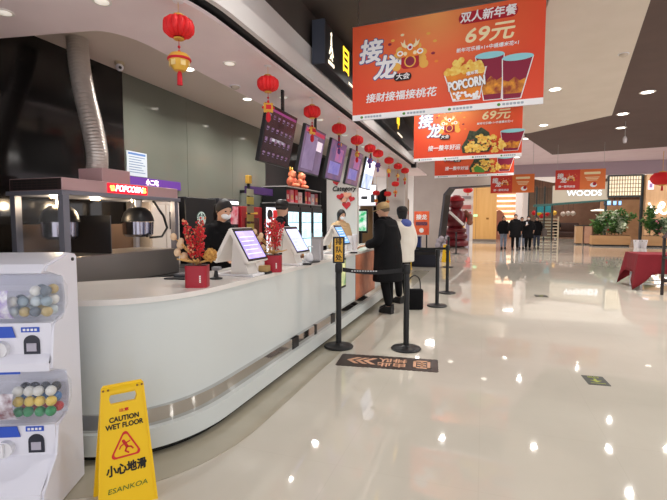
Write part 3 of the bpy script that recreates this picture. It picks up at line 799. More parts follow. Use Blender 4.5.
for k in range(2):
    cb = thing('calculator', 'small dark calculator on the counter %s' % ('below the pale screen' if k == 0 else 'by the last terminal'), 'calculator', (-1.78, 4.33 if k == 0 else 6.12, TOPZ), R(15))
    MB().box(-.05, .05, -.06, .06, 0, .02, .004).build('body', BLACK, cb)
    b = MB()
    for i in range(3):
        for j in range(3): b.box(-.036+i*.027, -.018+i*.027, -.045+j*.025, -.027+j*.025, .02, .023)
    b.build('keys', mat('key_grey', (160, 160, 164), .4), cb)
nb = thing('straw_dispenser', 'tall grey steel dispenser box on the counter behind the pump bottle', 'dispenser', (-1.9, 4.95, TOPZ))
MB().box(-.06, .06, -.055, .055, 0, .26, .008).build('body', mat('dispenser_satin', (176, 174, 178), .35, .4), nb)
MB().box(-.05, .07, -.06, .06, .26, .275, .004).build('lid', STEEL, nb)
ob = thing('snack_tray', 'tray of golden snacks at the inner edge of the counter', 'tray', (-2.28, 5.1, TOPZ))
MB().box(-.12, .12, -.15, .15, 0, .02, .004).build('dish', mat('wood_dish', (120, 80, 50), .6), ob)
b = MB(); rnd = random.Random(2)
for k in range(40): b.ball((rnd.uniform(-.09, .09), rnd.uniform(-.12, .12), .03+rnd.uniform(0, .09)), rnd.uniform(.018, .03), seg=7, ring=5)
b.build('golden_snacks', noise_mat('snack_gold', (214, 150, 70), (236, 190, 120), 20, .7), ob, smooth='all')['kind'] = 'stuff'
cup_l = ['left', 'middle', 'right']
for k in range(3):
    c = thing('paper_cup_stack', 'stack of white paper cups on the counter past the last terminal, %s of three' % cup_l[k], 'cups', (-2.1+.07*k, 6.7+.05*k, TOPZ), 0, 'paper cup stacks')
    MB().lathe([(0, 0), (.035, 0), (.042, .14), (.045, .15), (.045, .2+.03*k), (.04, .2+.03*k), (0, .19+.03*k)], 18).build('cups', WHITE2, c, smooth=40)

# ------------------------------------------------------------------ menu screens
SL = ['dark menu screen with rows of small pictures, nearest the camera', 'hanging menu screen with lilac panel and white square, second from the camera',
      'hanging menu screen with blue and pink picture, third from the camera', 'hanging menu screen with mauve picture, fourth from the camera', 'pale blue hanging menu screen farthest from the camera']
SCOL = [((36, 28, 40), (44, 32, 46), .25), ((96, 80, 108), (114, 98, 130), .35), ((84, 78, 124), (122, 92, 122), .35), ((98, 82, 116), (130, 98, 116), .35), ((130, 156, 210), (204, 214, 230), .7)]
for i in range(5):
    y = 4.545+1.01*i
    M = Matrix.Rotation(R(12), 4, 'Y')
    s = thing('menu_screen', SL[i], 'screen', (-2.26, y, 2.08), 0, 'menu screens above the counter')
    w, h = .375, .605
    MB().box(-.045, 0, -w, w, 0, h, .006, M=M).build('housing', BLACK, s)
    c1, c2, es = SCOL[i]
    sc = MB().box(0, .003, -w+.015, w-.015, .018, h-.015, M=M).build('screen', noise_mat('menu_picture_%d' % i, c1, c2, 4, .2, emit=es), s)
    if i == 0:
        for r_ in range(4):
            for k in range(6): MB().box(.003, .0045, -.33+k*.112, -.275+k*.112, .1+r_*.13, .12+r_*.13+(.02 if r_ == 1 else 0), M=M).build('menu_picture', noise_mat('menu_row_print', (126, 106, 140), (92, 50, 76), 20, .3, emit=.4), sc)
            for k in range(6): MB().box(.003, .0045, -.33+k*.112, -.29+k*.112, .08+r_*.13, .087+r_*.13, M=M).build('menu_price', mat('menu_row_small', (110, 96, 130), .3, 0, (130, 110, 160), .3), sc)
        MB().box(.003, .0045, -.2, .12, .245, .275, M=M).build('menu_row', noise_mat('menu_grey', (176, 176, 186), (90, 80, 100), 14, .3, emit=.6), sc)
        MB().box(.003, .0045, -.34, .34, .545, .57, M=M).build('menu_header', mat('menu_header', (120, 50, 100), .3, 0, (130, 50, 110), .5), sc)
    if i == 1:
        MB().box(.003, .0045, -.3, .1, .06, .5, M=M).build('menu_panel', noise_mat('menu_panel_lilac', (112, 98, 134), (130, 116, 150), 7, .3, emit=.4), sc)
        MB().box(.003, .0045, .1, .3, .33, .46, M=M).build('menu_panel', mat('menu_white', (220, 210, 220), .3, 0, (200, 190, 205), .6), sc)
        MB().box(.003, .0045, -.33, .33, .52, .57, M=M).build('menu_header', mat('menu_header_red', (170, 50, 80), .3, 0, (170, 50, 80), .4), sc)
    if i in (2, 3):
        MB().box(.003, .0045, -.1, .25, .3, .5, M=M).build('menu_panel', noise_mat('menu_pink%d' % i, (160, 90, 120), (120, 84, 140), 9, .3, emit=.5), sc)
        MB().box(.003, .0045, -.3, .2, .1, .28, M=M).build('menu_panel', noise_mat('menu_blue%d' % i, (88, 86, 160), (124, 116, 170), 9, .3, emit=.5), sc)
    if i == 4:
        MB().box(.003, .0045, -.34, .34, .3, .57, M=M).build('menu_panel', mat('menu_pale', (232, 234, 240), .3, 0, (232, 234, 245), .9), sc)
    # hanger
    top = M @ Vector((-.02, 0, h))
    MB().box(top.x-.012, top.x+.012, -.02, .02, top.z-.03, 2.9-2.08).build('hanger', BLACK, s)

# ------------------------------------------------------------------ red lanterns
LY = [2.52, 3.80, 4.92, 5.94, 6.86, 7.70, 8.33, 9.36, 10.39, 11.36]
def lantern_body(n=13, s=1):
    m = MB(); b = m.b; rows = []
    prof = [(.05, .118), (.075, .116), (.11, .1), (.145, .06), (.155, .02), (.155, -.02), (.145, -.06), (.11, -.1), (.075, -.116), (.05, -.118)]
    N = n*6
    for r, z in prof:
        row = []
        for k in range(N):
            a = 2*PI*k/N; sc = 1+.13*abs(math.sin(n*a/2))-.05
            row.append(b.verts.new((r*sc*math.cos(a)*s, r*sc*math.sin(a)*s, (z*.8+(.014*abs(math.sin(n*a/2)) if z > 0 else -.014*abs(math.sin(n*a/2))))*s)))
        rows.append(row)
    for p, q in zip(rows, rows[1:]):
        for k in range(N): b.faces.new((p[k], p[(k+1) % N], q[(k+1) % N], q[k]))
    b.faces.new(rows[0]); b.faces.new(rows[-1])
    return m
PURP = mat('charm_purple', (90, 60, 130), .5); MAG = mat('tassel_red', (200, 30, 44), .8)
def make_lantern(lab, kind):
    t = thing('paper_lantern', lab, 'lantern', (0, 0, 0), 0, 'red paper lanterns above the counter')
    MB().cyl((0, 0, .09), (0, 0, .2), .0022, 6).build('cord', GOLD, t)
    MB().lathe([(.03, .198), (.045, .206), (0, .206)], 14).build('ceiling_hook', WHITE2, t)
    bd = lantern_body(13, .76).build('shade', RED, t, smooth=50)
    for z in (.09, -.1): MB().lathe([(0, 0), (.042, 0), (.042, .01), (0, .01)], 20, Matrix.Translation((0, 0, z))).build('cap', GOLD, bd, smooth=40)
    MB().cyl((0, 0, -.09), (0, 0, -.22), .003, 6).ball((0, 0, -.16), .012, seg=8, ring=6).ball((0, 0, -.2), .014, seg=8, ring=6).build('pendant_cord', MAG, t)
    if kind == 0:   # basket shaped gold charm with beaded tiers
        ch = MB().lathe([(.07, 0), (.092, -.03), (.09, -.05), (.075, -.075), (.07, -.1), (.045, -.135), (0, -.14)], 20, Matrix.Translation((0, 0, -.22))).build('charm', GOLD, t, smooth=40)
        MB().lathe([(.094, 0), (.098, -.01), (.092, -.02)], 20, Matrix.Translation((0, 0, -.255))).build('charm_band', MAG, ch, smooth=40)
        for a in range(0, 360, 60):
            MB().box(-.02, .02, -.003, .003, 0, .05, M=Matrix.Rotation(R(a), 4, 'Z') @ Matrix.Translation((0, -.078, -.325))).build('charm_plate', mat('charm_cream', (236, 206, 140), .5), ch)
        MB().lathe([(.012, -.36), (.02, -.38), (.022, -.47), (0, -.47)], 12).build('tassel', MAG, t, smooth=40)
    else:
        gm = GOLD if kind == 1 else PURP
        ch = MB().ball((0, 0, -.275), (.062, .04, .06)).build('charm', gm, t, smooth='all')
        for a in range(0, 360, 45):
            MB().ball((.06*math.cos(R(a)), -.006, -.275+.06*math.sin(R(a))), .016, seg=8, ring=6).build('charm_petal', gm if a % 90 else MAG, ch, smooth='all')
        MB().box(-.03, .03, -.045, -.036, -.3, -.25).build('charm_plate', MAG if kind == 1 else GOLD, ch)
        MB().lathe([(.01, -.335), (.026, -.35), (.03, -.41), (.012, -.44), (0, -.44)], 12).build('tassel', MAG if kind == 1 else PURP, t, smooth=40)
    return t
kinds = [0, 1, 1, 2, 1, 2, 2, 1, 1, 1]
protos = {}
for i, y in enumerate(LY):
    lab = {0: 'red paper lantern with basket shaped gold charm, nearest the camera', 9: 'red paper lantern farthest from the camera in the row over the counter'}.get(i, 'red paper lantern with hanging charm, %s from the camera over the counter' % ORD[i])
    loc = (-1.95, y, 2.9-.206*.8); rz = R(33*i)
    k = kinds[i]
    if k not in protos:
        protos[k] = make_lantern(lab, k); protos[k].scale = (.8, .8, .8); protos[k].location = loc; protos[k].rotation_euler = (0, 0, rz if k else 0)
    else: dup(protos[k], loc, rz, lab)
# further lanterns deeper in the hall
for (x, y, z, zc, lab) in ((-2.3, 11.9, 2.45, 2.9, 'small red lantern hanging low behind the far end of the lantern row'),
                          (-2.95, 12.4, 2.25, 3.17, 'small red lantern hanging before the white light box panel'),
                          (-2.55, 12.1, 2.2, 3.17, 'small red lantern hanging before the dark arched booth')):
    t = dup(protos[1], (x, y, z), R(20), lab); t['group'] = 'small lanterns behind the counter end'
    MB().cyl((0, 0, .2), (0, 0, (zc-z)/.8), .003, 6).build('cord', GOLD, t)

# ------------------------------------------------------------------ ceiling fittings
LIT = mat('downlight_lit', (255, 250, 240), .5, 0, (255, 246, 232), 4)
LP = .5
LITS = mat('downlight_lit_small', (255, 250, 240), .5, 0, (255, 246, 232), .25)
RINGM = mat('downlight_ring', (226, 220, 214), .5)
def downlight(x, y, z, lab, grp, r=.055, lit=True, m=None):
    d = thing('downlight', lab, 'ceiling light', (x, y, z), 0, grp)
    MB().lathe([(r, 0), (r*1.35, 0), (r*1.35, -.008), (r, -.006)], 24).build('ring', RINGM, d, smooth=40)
    MB().lathe([(0, -.002), (r, -.002), (r*.98, -.009), (r*.6, -.016), (0, -.02)], 24).build('lens', (m or LIT) if lit else mat('lens_dull', (196, 186, 180), .3), d)
    return d
def lamp(x, y, z, power, size=.095, col=(1, .97, .93), spread=150, name='downlight_lamp'):
    l = bpy.data.lights.new(name, 'AREA'); l.shape = 'DISK'; l.size = size; l.energy = power*LP; l.color = col; l.spread = R(spread)
    o = bpy.data.objects.new(name, l); C.objects.link(o); o.location = (x, y, z-.03)
    return o
G1 = 'downlights in the pale canopy over the counter'
for i, (x, y) in enumerate(((-3.19, 2.25), (-2.42, 2.35), (-2.25, 3.62), (-2.26, 4.79), (-2.26, 6.0), (-2.26, 7.2), (-2.26, 8.4), (-2.26, 9.6), (-2.26, 10.8))):
    downlight(x, y, 2.9, 'round recessed downlight in the pale canopy, %s from the camera' % ORD[i], G1, .045, lit=True, m=LITS)
G2 = 'downlights in the inner ceiling'
for i, (x, y) in enumerate(((-3.2, 4.3), (-3.2, 5.6), (-3.2, 6.9), (-3.2, 8.2))):
    downlight(x, y, 3.17, 'bright round downlight in the beige inner ceiling behind the canopy, %s from the camera' % ORD[i], G2, .055, m=LIT)
    lamp(x, y, 3.15, 34)
G3 = 'downlights in the cream ceiling slab'
for i, (x, y) in enumerate(((.8, 2.0), (.95, 7.36), (1.1, 10.0))):
    downlight(x, y, 3.4, 'bright round downlight in the cream ceiling slab, %s from the camera' % ORD[i], G3, .075)
    lamp(x, y, 3.38, 26)
G4 = 'downlights in the brown ceiling'
for i, (x, y) in enumerate(((2.72, 9.45), (2.78, 11.17), (3.16, 12.8), (2.93, 8.1), (4.02, 11.6), (2.4, 6.2), (2.3, 4.0), (4.1, 7.6), (4.2, 4.5), (5.6, 9.6))):
    downlight(x, y, 3.76, 'bright round downlight in the brown ceiling, %s of that ceiling' % ORD[i], G4, .095)
    lamp(x, y, 3.73, 34)
G5 = 'downlights in the dark ceiling behind the banners'
for i, (x, y) in enumerate(((-.85, 10.5), (-.9, 6.9), (-.9, 2.6))):
    downlight(x, y, 3.8, 'round downlight in the dark ceiling between canopy and slab, %s from the camera' % ORD[i], G5, .06)
    lamp(x, y, 3.78, 26)
G6 = 'downlights in the pale ceiling far down the hall'
for i, (x, y) in enumerate(((3.9, 15.3), (4.17, 17.1), (3.57, 19.1), (6.4, 20.6), (.95, 19.7), (-1.2, 18.5), (1.34, 17.1), (.11, 16.7), (1.35, 21.9), (6.3, 17.4))):
    downlight(x, y, 4.35, 'round downlight in the pale pink far ceiling, %s of that ceiling' % ORD[i], G6, .11)
    if i % 2 == 0: lamp(x, y, 4.3, 70)
for (x, y, z, lab, dl) in ((1.5, 6.1, 3.4, 'small flush vent plate in the cream ceiling slab', .05), (3.2, 15.9, 4.35, 'white smoke detector on the far pale ceiling', .06), (-2.57, 4.24, 2.9, 'small white smoke detector on the pale canopy', .05)):
    k = thing('smoke_detector', lab, 'detector', (x, y, z))
    MB().lathe([(0, 0), (dl, 0), (dl*.9, -.02), (dl*.4, -.035), (0, -.035)], 20).build('cover', mat('detector_beige', (190, 176, 160), .5), k, smooth=40)
    MB().lathe([(0, 0), (dl*1.15, 0), (dl*1.15, -.006), (0, -.006)], 20).build('base_plate', WHITE2, k, smooth=40)
sc = thing('security_camera', 'small white dome security camera under the beige inner ceiling', 'security camera', (-3.78, 3.88, 3.17))
MB().lathe([(0, 0), (.05, 0), (.05, -.03), (0, -.03)], 18).build('mount', mat('cam_beige', (196, 180, 150), .5), sc, smooth=40)
MB().ball((0.01, -.01, -.06), .04).build('head', WHITE2, sc, smooth='all')
MB().cyl((.035, -.03, -.07), (.052, -.045, -.078), .016, 14).build('lens', BLACK, sc, smooth=40)
hd = thing('hanging_sensor', 'small sensor hanging on a long rod from the brown ceiling', 'sensor', (3.05, 12.0, 3.76))
MB().cyl((0, 0, 0), (0, 0, -.35), .008, 8).build('rod', STEEL, hd)
MB().lathe([(.02, -.35), (.045, -.4), (.04, -.5), (0, -.52)], 14).build('head', mat('sensor_grey', (150, 140, 140), .5), hd, smooth=40)

# ------------------------------------------------------------------ long black name box above the counter
nx = thing('name_sign_box', 'long black sign box with lit yellow characters above the white fascia', 'sign', (-1.74, 7.88, 3.19))
MB().box(-.1, .04, -3.2, 3.2, 0, .46, .004).build('box', mat('sign_box_black', (34, 36, 42), .35), nx)
MB().box(-.1, .045, -3.23, -3.2, -.005, .465).build('end_plate', mat('sign_end_grey', (92, 98, 112), .35, .4), nx)
YL = mat('lit_yellow', (246, 214, 70), .5, 0, (255, 206, 50), 1.3); WL = mat('lit_cream', (250, 240, 220), .5, 0, (255, 240, 210), 1.1)
for y, ch in ((-2.42, '目'), (-1.4, '影'), (-.6, '城'), (1.15, '甲')):
    text('yellow_character', ch, .34, YL, nx, plane_M((.042, y, .26), (0, 1, 0), (0, 0, 1)), .006)
for y in (-2.0, 1.4):
    b = MB()
    for k in range(8): b.box(.04, .0425, y-.3+k*.07, y-.25+k*.07, .03, .06)
    b.build('small_white_marks', WL, nx)
lg = MB(); D = -.14
lg.side(circle(D-2.85, .385, .022), .04, .044)
lg.side([(D-2.875, .26), (D-2.86, .36), (D-2.84, .36), (D-2.825, .26)], .04, .044)
lg.side([(D-2.93, .15), (D-2.875, .25), (D-2.825, .25), (D-2.77, .15), (D-2.8, .15), (D-2.85, .22), (D-2.9, .15)], .04, .044)
lg.side([(D-2.905, .1), (D-2.85, .17), (D-2.795, .1), (D-2.82, .1), (D-2.85, .13), (D-2.88, .1)], .04, .044)
lg.build('figure_logo', WL, nx)
b = MB()
for k in range(5): b.side(rrect(D-2.95+k*.042, D-2.915+k*.042, .035, .075, .01), .04, .043)
b.build('small_white_marks', WL, nx)

# ------------------------------------------------------------------ hanging banners
def banner_mat():
    m = mat('banner_print', (222, 76, 44), .55); n, l, b = nodes(m)
    tc = n.new('ShaderNodeTexCoord'); mp = n.new('ShaderNodeMapping')
    mp.inputs['Location'].default_value = (-.8, 0, -1.05); mp.inputs['Scale'].default_value = (1.0, .0, 1.15)
    mp.vector_type = 'POINT'
    ln = n.new('ShaderNodeVectorMath'); ln.operation = 'LENGTH'
    rp = n.new('ShaderNodeValToRGB'); e = rp.color_ramp.elements
    f = lambda c: tuple((q/255)**2.2 for q in c)+(1,)
    e[0].position = 0; e[0].color = f((250, 166, 96)); e[1].position = 1; e[1].color = f((228, 78, 48))
    q = e.new(.45); q.color = f((236, 108, 62))
    l.new(tc.outputs['Object'], mp.inputs['Vector']); l.new(mp.outputs['Vector'], ln.inputs[0]); l.new(ln.outputs['Value'], rp.inputs['Fac']); l.new(rp.outputs['Color'], b.inputs['Base Color'])
    return m
BAN = banner_mat()
BWH = mat('banner_white', (246, 244, 244), .6); BCR = mat('banner_cream', (250, 232, 186), .6); BBK = mat('banner_badge_black', (34, 26, 28), .6)
BBL = mat('banner_blue_edge', (70, 90, 150), .6); BGO = mat('banner_gold', (240, 180, 80), .6); BCRIM = mat('banner_crimson', (176, 24, 44), .6)
BOR = mat('banner_orange', (240, 140, 50), .6); BCY = mat('banner_cyan', (150, 214, 222), .6); BPC = noise_mat('banner_popcorn', (250, 222, 120), (236, 180, 70), 26, .7)
BMAR = mat('banner_maroon', (140, 30, 60), .6); BGR = mat('banner_green', (90, 150, 60), .6); BNO = noise_mat('banner_nori', (44, 50, 40), (74, 84, 62), 22, .7); BGRY = mat('banner_grey', (170, 180, 190), .6)
BUCK = noise_mat('banner_bucket', (240, 150, 40), (226, 120, 40), 10, .6)
def motif(root, cx, cz, s):
    """plain festive drum with gold clouds and scattered petals"""
    def f(nm, pts, m, y): return MB().flat([(cx+s*p[0], cz+s*p[1]) for p in pts], -y-.001, -y).build(nm, m, root)
    for a, r in ((15, 1.0), (60, 1.05), (100, .8), (140, 1.05), (170, 1.0), (200, 1.0), (340, 1.0)):
        f('gold_cloud', circle(.75*r*math.cos(R(a)), .62*r*math.sin(R(a)), .3, .24, 14), BGO if a % 40 else BWH, .003)
    f('white_band', rrect(-.7, .7, -.02, .42, .2), BOR, .0085)
    f('drum', rrect(-.55, .55, -.72, .1, .22), BCRIM, .006)
    f('drum_ring', circle(0, -.3, .36, .36, 24), BGO, .0075)
    f('drum_skin', circle(0, -.3, .28, .28, 24), BMAR, .009)
    f('gold_crown', [(-.5, .4), (-.6, .85), (-.25, .6), (0, 1.05), (.25, .6), (.6, .85), (.5, .4)], BOR, .0075)
    for s_ in (-1, 1):
        f('horn', [(s_*.12, .55), (s_*.3, .75), (s_*.34, 1.05), (s_*.44, .8), (s_*.6, .95), (s_*.5, .65), (s_*.28, .5)], BCR, .0105)
        f('curl', circle(s_*.62, .22, .2, .17, 14), BWH, .0105); f('curl', circle(s_*.62, .22, .11, .09, 12), BOR, .012)
        f('cuff', circle(s_*.3, .18, .12, .12, 12), BCR, .0105)
    f('crest', circle(0, .55, .18, .2, 14), BWH, .0105); f('crest', circle(0, .52, .1, .1, 12), BCRIM, .012)
    for s_ in (-1, 1): f('gold_cloud', circle(s_*.85, -.55, .28, .26, 14), BGO, .0045)
    for (x, z, c) in ((-1.3, .9, BMAR), (-1.1, 1.1, BGO), (-.5, 1.35, BCR), (1.1, 1.2, BGO), (1.5, .7, BGO), (1.4, .0, BMAR), (1.6, -.5, BOR), (-1.4, .1, BOR)):
        f('petal', circle(x, z, .12, .08, 10), c, .003)
def cup(root, cx, z0, z1, w0, w1, y, tilt=.0):
    def f(nm, pts, m, yy): return MB().flat(pts, -yy-.001, -yy).build(nm, m, root)
    dx = tilt*(z1-z0)
    f('cup_edge', [(cx-w0-.008, z0-.006), (cx+w0+.008, z0-.006), (cx+dx+w1+.008, z1), (cx+dx-w1-.008, z1)], BWH, y)
    f('cup_body', [(cx-w0, z0), (cx+w0, z0), (cx+dx+w1, z1), (cx+dx-w1, z1)], BMAR, y+.0015)
    a, b = .12, .48
    q = lambda t, s: (cx+dx*t+s*(w0+(w1-w0)*t), z0+(z1-z0)*t)
    f('cup_band', [q(a, -1), q(a, 1), q(b, 1), q(b-.06, .5), q(b+.05, 0), q(b-.06, -.5), q(b, -1)], noise_mat('cup_band_gold', (236, 160, 50), (150, 60, 40), 18, .6), y+.003)
    f('cup_top', circle(cx+dx, z1, w1+.006, .03, 24), BCY, y+.0045)
def banner(loc, rz, lab, variant, wires, W=1.75, H=.92):
    rt = thing('hanging_banner', lab, 'banner', loc, rz, 'orange price banners hanging across the hall')
    def f(nm, pts, m, y): return MB().flat(pts, -y-.001, -y).build(nm, m, rt)
    bd = MB().box(0, W, 0, .012, 0, H).build('printed_sheet', BAN, rt)
    MB().box(0, W, -.003, .015, 0, .055).build('bottom_strip', BWH, rt)
    MB().box(-.004, W+.004, -.002, .014, H, H+.012).build('top_rail', STEEL, rt)
    for x in (.06, W-.06): MB().cyl((x, .006, H+.01), (x, .006, wires), .003, 6).build('hanging_wire', STEEL, rt)
    for k in range(4):
        x = .1+k*.43
        f('green_mark', circle(x, .028, .015, .013, 12), BGR, .0032)
        for j in range(6): f('strip_lettering', rrect(x+.03+j*.03, x+.054+j*.03, .018, .038, .004, 2), BGRY, .0032)
    T_ = lambda x, z, y=.006: plane_M((x, -y, z), (1, .0, 0), (0, 0, 1))
    for ch, x, z, s in (('接', .185, .645, .235), ('龙', .335, .47, .235)):
        text('big_character_outline', ch, s, BBL, rt, T_(x, z, .003), .016, .15)
        text('big_character', ch, s, BWH, rt, T_(x, z, .0065), .007, .15)
    motif(rt, .585, .56, .155)
    f('black_badge', rrect(.43, .6, .34, .41, .03), BBK, .0115)
    text('badge_lettering', '大会', .062, BWH, rt, T_(.515, .376, .014), .001, .1, sx=1.1)
    if variant == 1:
        text('slogan_lettering', '接财接福接桃花', .092, BWH, rt, T_(.49, .2), .002, .12, sx=1.08)
        f('crimson_badge', rrect(1.03, 1.53, .775, .88, .05), BCRIM, .003)
        text('badge_lettering', '双人新年餐', .098, BWH, rt, T_(1.28, .828), .0022, .1, sx=.97)
    else:
        text('slogan_lettering', '接一整年好运', .092, BWH, rt, T_(.5, .2), .002, .12, sx=.95)
        f('black_badge', rrect(1.13, 1.52, .8, .885, .02), BBK, .003)
        text('badge_lettering', '每日精选餐', .078, BCR, rt, T_(1.325, .843), .001, .1, sx=.97)
    text('price_lettering', '69元', .17, BCR, rt, T_(1.29, .66), .004, .18, sx=1.25)
    text('small_lettering', '新年可乐桶×1+中桶爆米花×1', .042, BWH, rt, T_(1.28, .545), .0008, .1, sx=1.0)
    if variant == 1:
        cup(rt, 1.335, .08, .47, .07, .118, .004, -.08)
        cup(rt, 1.495, .07, .42, .07, .122, .010, .12)
        b0 = [(1.0, .1), (1.22, .1), (1.27, .37), (.92, .33)]
        f('bucket_edge', [(.99, .09), (1.225, .09), (1.282, .375), (.908, .335)], BWH, .0115)
        f('bucket', b0, BUCK, .013)
        pb = MB(); rnd = random.Random(4)
        for k in range(46):
            x = rnd.uniform(.93, 1.25); z = .33+rnd.uniform(0, .12)*(1-((x-1.09)/.19)**2)
            pb.flat(circle(x, z+.012, rnd.uniform(.02, .034), rnd.uniform(.02, .032), 9), -.0145-.0002*k, -.0135-.0002*k)
        pb.build('popcorn', BPC, rt)
        text('bucket_lettering', 'POPCORN', .115, BBK, rt, plane_M((1.11, -.0255, .235), (1, 0, .1), (0, 0, 1)), .007, 0, sx=.6)
        text('bucket_lettering', 'POPCORN', .115, BWH, rt, plane_M((1.11, -.0285, .235), (1, 0, .1), (0, 0, 1)), .0045, 0, sx=.6)
        bs = MB(); 
        for k in range(26): bs.flat(circle(rnd.uniform(1.0, 1.23), rnd.uniform(.1, .17), .014, .012, 8), -.0265-.0002*k, -.0255-.0002*k)
        bs.build('bucket_popcorn_print', BWH, rt)
        text('bucket_small_lettering', '爆米花', .035, BWH, rt, plane_M((1.16, -.0275, .325), (1, 0, .1), (0, 0, 1)), .001)
    else:
        cup(rt, 1.52, .1, .4, .1, .17, .004, .08)
        no = [(.8, .1), (.78, .2), (.86, .33), (.9, .45), (1.0, .43), (1.08, .49), (1.2, .4), (1.25, .2), (1.2, .1)]
        f('dark_nori', no, BNO, .0105)
        pb = MB(); rnd = random.Random(8)
        for k in range(90):
            a = rnd.uniform(0, PI); r = math.sqrt(rnd.uniform(0, 1))
            pb.flat(circle(1.14+.31*r*math.cos(a), .1+.27*r*math.sin(a), rnd.uniform(.022, .036), rnd.uniform(.02, .03), 8), -.013-.0001*k, -.012-.0001*k)
        pb.build('popcorn', BPC, rt)
        sp = MB()
        for k in range(22): sp.flat(circle(1.14+rnd.uniform(-.25, .25), .13+rnd.uniform(0, .2), .012, .01, 7), -.0235, -.0225)
        sp.build('topping', mat('topping_red', (190, 70, 50), .6), rt)
        if variant == 3: f('lettuce', [(.9, .1), (.88, .2), (.95, .24), (1.03, .2), (1.12, .12), (1.1, .08)], BGR, .0245)
    return rt
def ban_at(u, v, Y, Z=None): return at(u, v, Y)
p = at(352.5, 120.5, 4.36); banner((p.x, p.y, 2.46), R(-3.5), 'largest orange banner with popcorn bucket and two cups, nearest the camera', 1, 3.8-2.46)
p = at(413.6, 162, 7.56); banner((p.x, p.y, 2.445), R(-4.5), 'orange banner with black badge hanging directly behind the largest banner', 2, 3.8-2.445, W=1.68, H=.9)
p = at(434.5, 179.5, 10.6); banner((p.x, p.y, 2.45), R(-5), 'orange banner mostly hidden, only its lower third showing under another banner', 3, 3.8-2.45, W=1.72, H=.9)
def wide(loc, rz, lab, W, H, wires):
    rt = thing('hanging_banner', lab, 'banner', loc, rz, 'two tone banners far down the hall')
    def f(nm, pts, m, y): return MB().flat(pts, -y-.001, -y).build(nm, m, rt)
    MB().box(0, W/2, 0, .012, 0, H).build('red_half', mat('banner_red_half', (216, 60, 44), .55), rt)
    MB().box(W/2, W, 0, .012, 0, H).build('orange_half', mat('banner_orange_half', (232, 120, 56), .55), rt)
    T_ = lambda x, z, y=.004: plane_M((x, -y, z), (1, 0, 0), (0, 0, 1))
    text('big_character', '接', .17, BWH, rt, T_(.13, H*.68), .006, .1); text('big_character', '龙', .17, BWH, rt, T_(.22, H*.47), .006, .1)
    motif(rt, .42, H*.56, .1)
    text('slogan_lettering', '接一整年好运', .075, BWH, rt, T_(.31, H*.16), .002, .1)
    f('crimson_badge', rrect(W*.58, W*.9, H*.74, H*.86, .02), BCR, .003)
    for k in range(3): f('print_line', rrect(W*(.6+.02*k), W*(.88-.02*k), H*(.58-k*.07), H*(.61-k*.07), .005), BCR, .003)
    f('food_print', circle(W*.77, H*.22, .09, .07, 14), BWH, .003); f('food_print', circle(W*.79, H*.27, .05, .05, 12), BCRIM, .0045)
    for x in (.05, W-.05): MB().cyl((x, .006, H), (x, .006, wires), .004, 6).build('hanging_wire', STEEL, rt)
    return rt
p = at(490.5, 193.5, 15); wide((p.x, p.y, 2.33), R(-5), 'two tone red and orange banner hanging above the walking group', 1.27, .57, 4.35-2.33)
p = at(555, 190.5, 15); wide((p.x, p.y, 2.39), R(-4), 'two tone red and orange banner hanging before the restaurant front', 1.32, .6, 4.35-2.39)
# ------------------------------------------------------------------ queue posts, mats
BELT = mat('belt_black', (26, 26, 28), .7)
def post(loc, lab):
    s = thing('queue_post', lab, 'queue post', loc, 0, 'black queue posts')
    MB().lathe([(0, 0), (.165, 0), (.17, .012), (.16, .024), (.05, .034), (.034, .05), (0, .05)], 32).build('base', BLACKM, s, smooth=40)
    MB().cyl((0, 0, .04), (0, 0, .88), .032, 20).build('pole', BLACKM, s, smooth=40)
    MB().lathe([(.036, .86), (.042, .87), (.042, .955), (.034, .968), (0, .97)], 20).build('belt_head', BLACK, s, smooth=40)
    return s
PQ = [((-1.555, 4.73, .003), 'black queue post carrying the yellow framed sign beside the counter'),
      ((-.81, 4.91, 0), 'black queue post standing alone in front of the man in the long coat'),
      ((-.735, 7.6, 0), 'black queue post behind the man, with belts running to the left'),
      ((-.68, 9.05, 0), 'black queue post next beyond the belted pair, right of the dark bin'),
      ((-1.05, 14.2, 0), 'thin black queue post by the orange standee'),
      ((-1.15, 20.0, 0), 'small distant black queue post in front of the chamfered opening')]
p0 = post(*PQ[0])
for l, lab in PQ[1:]: dup(p0, l, 0, lab)
def belt(a, b, lab, par=None):
    a, b = Vector(a), Vector(b); d = b-a; L = d.length; ang = math.atan2(d.y, d.x)
    t = thing('queue_belt', lab, 'queue belt', a, ang)
    N = 10; pts = [(L*i/N, -.03*math.sin(PI*i/N)) for i in range(N+1)]
    MB().flat([(x, z+.024) for x, z in pts]+[(x, z-.024) for x, z in pts[::-1]], -.001, .001).build('webbing', BELT, t)
    mk = MB()
    for k in range(10): mk.box(.1+k*.03, .12+k*.03, -.002, -.001, -.022, -.008)
    mk.build('white_marks', mat('belt_mark', (190, 190, 190), .6), t)
    return t
belt((-1.512, 4.74, .9), (-.853, 4.90, .9), 'black belt joining the signed queue post to the post in front of the man')
belt((-.778, 7.62, .9), (-1.66, 8.35, .9), 'black belt stretched from the middle queue post to the counter')
belt((-.723, 9.07, .9), (-1.68, 9.6, .9), 'black belt from the farther queue post towards the counter end')
sg = thing('post_sign', 'black framed yellow sign slotted on top of the nearest queue post', 'sign', (-1.555, 4.73, .972), R(18))
MB().box(-.068, .068, -.012, .012, .0, .3, .006).build('frame', BLACK, sg)
MB().cyl((0, 0, 0), (0, 0, .012), .03, 14).build('socket', BLACK, sg, smooth=40)
sy = MB().box(-.046, .046, -.0135, -.012, .02, .28).build('yellow_panel', mat('post_sign_yellow', (222, 170, 50), .5), sg)
for k, ch in enumerate('排队处'): text('sign_character', ch, .078, mat('print_dark', (40, 30, 20), .6), sy, plane_M((0, -.0145, .24-.09*k), (1, 0, 0), (0, 0, 1)), .002)

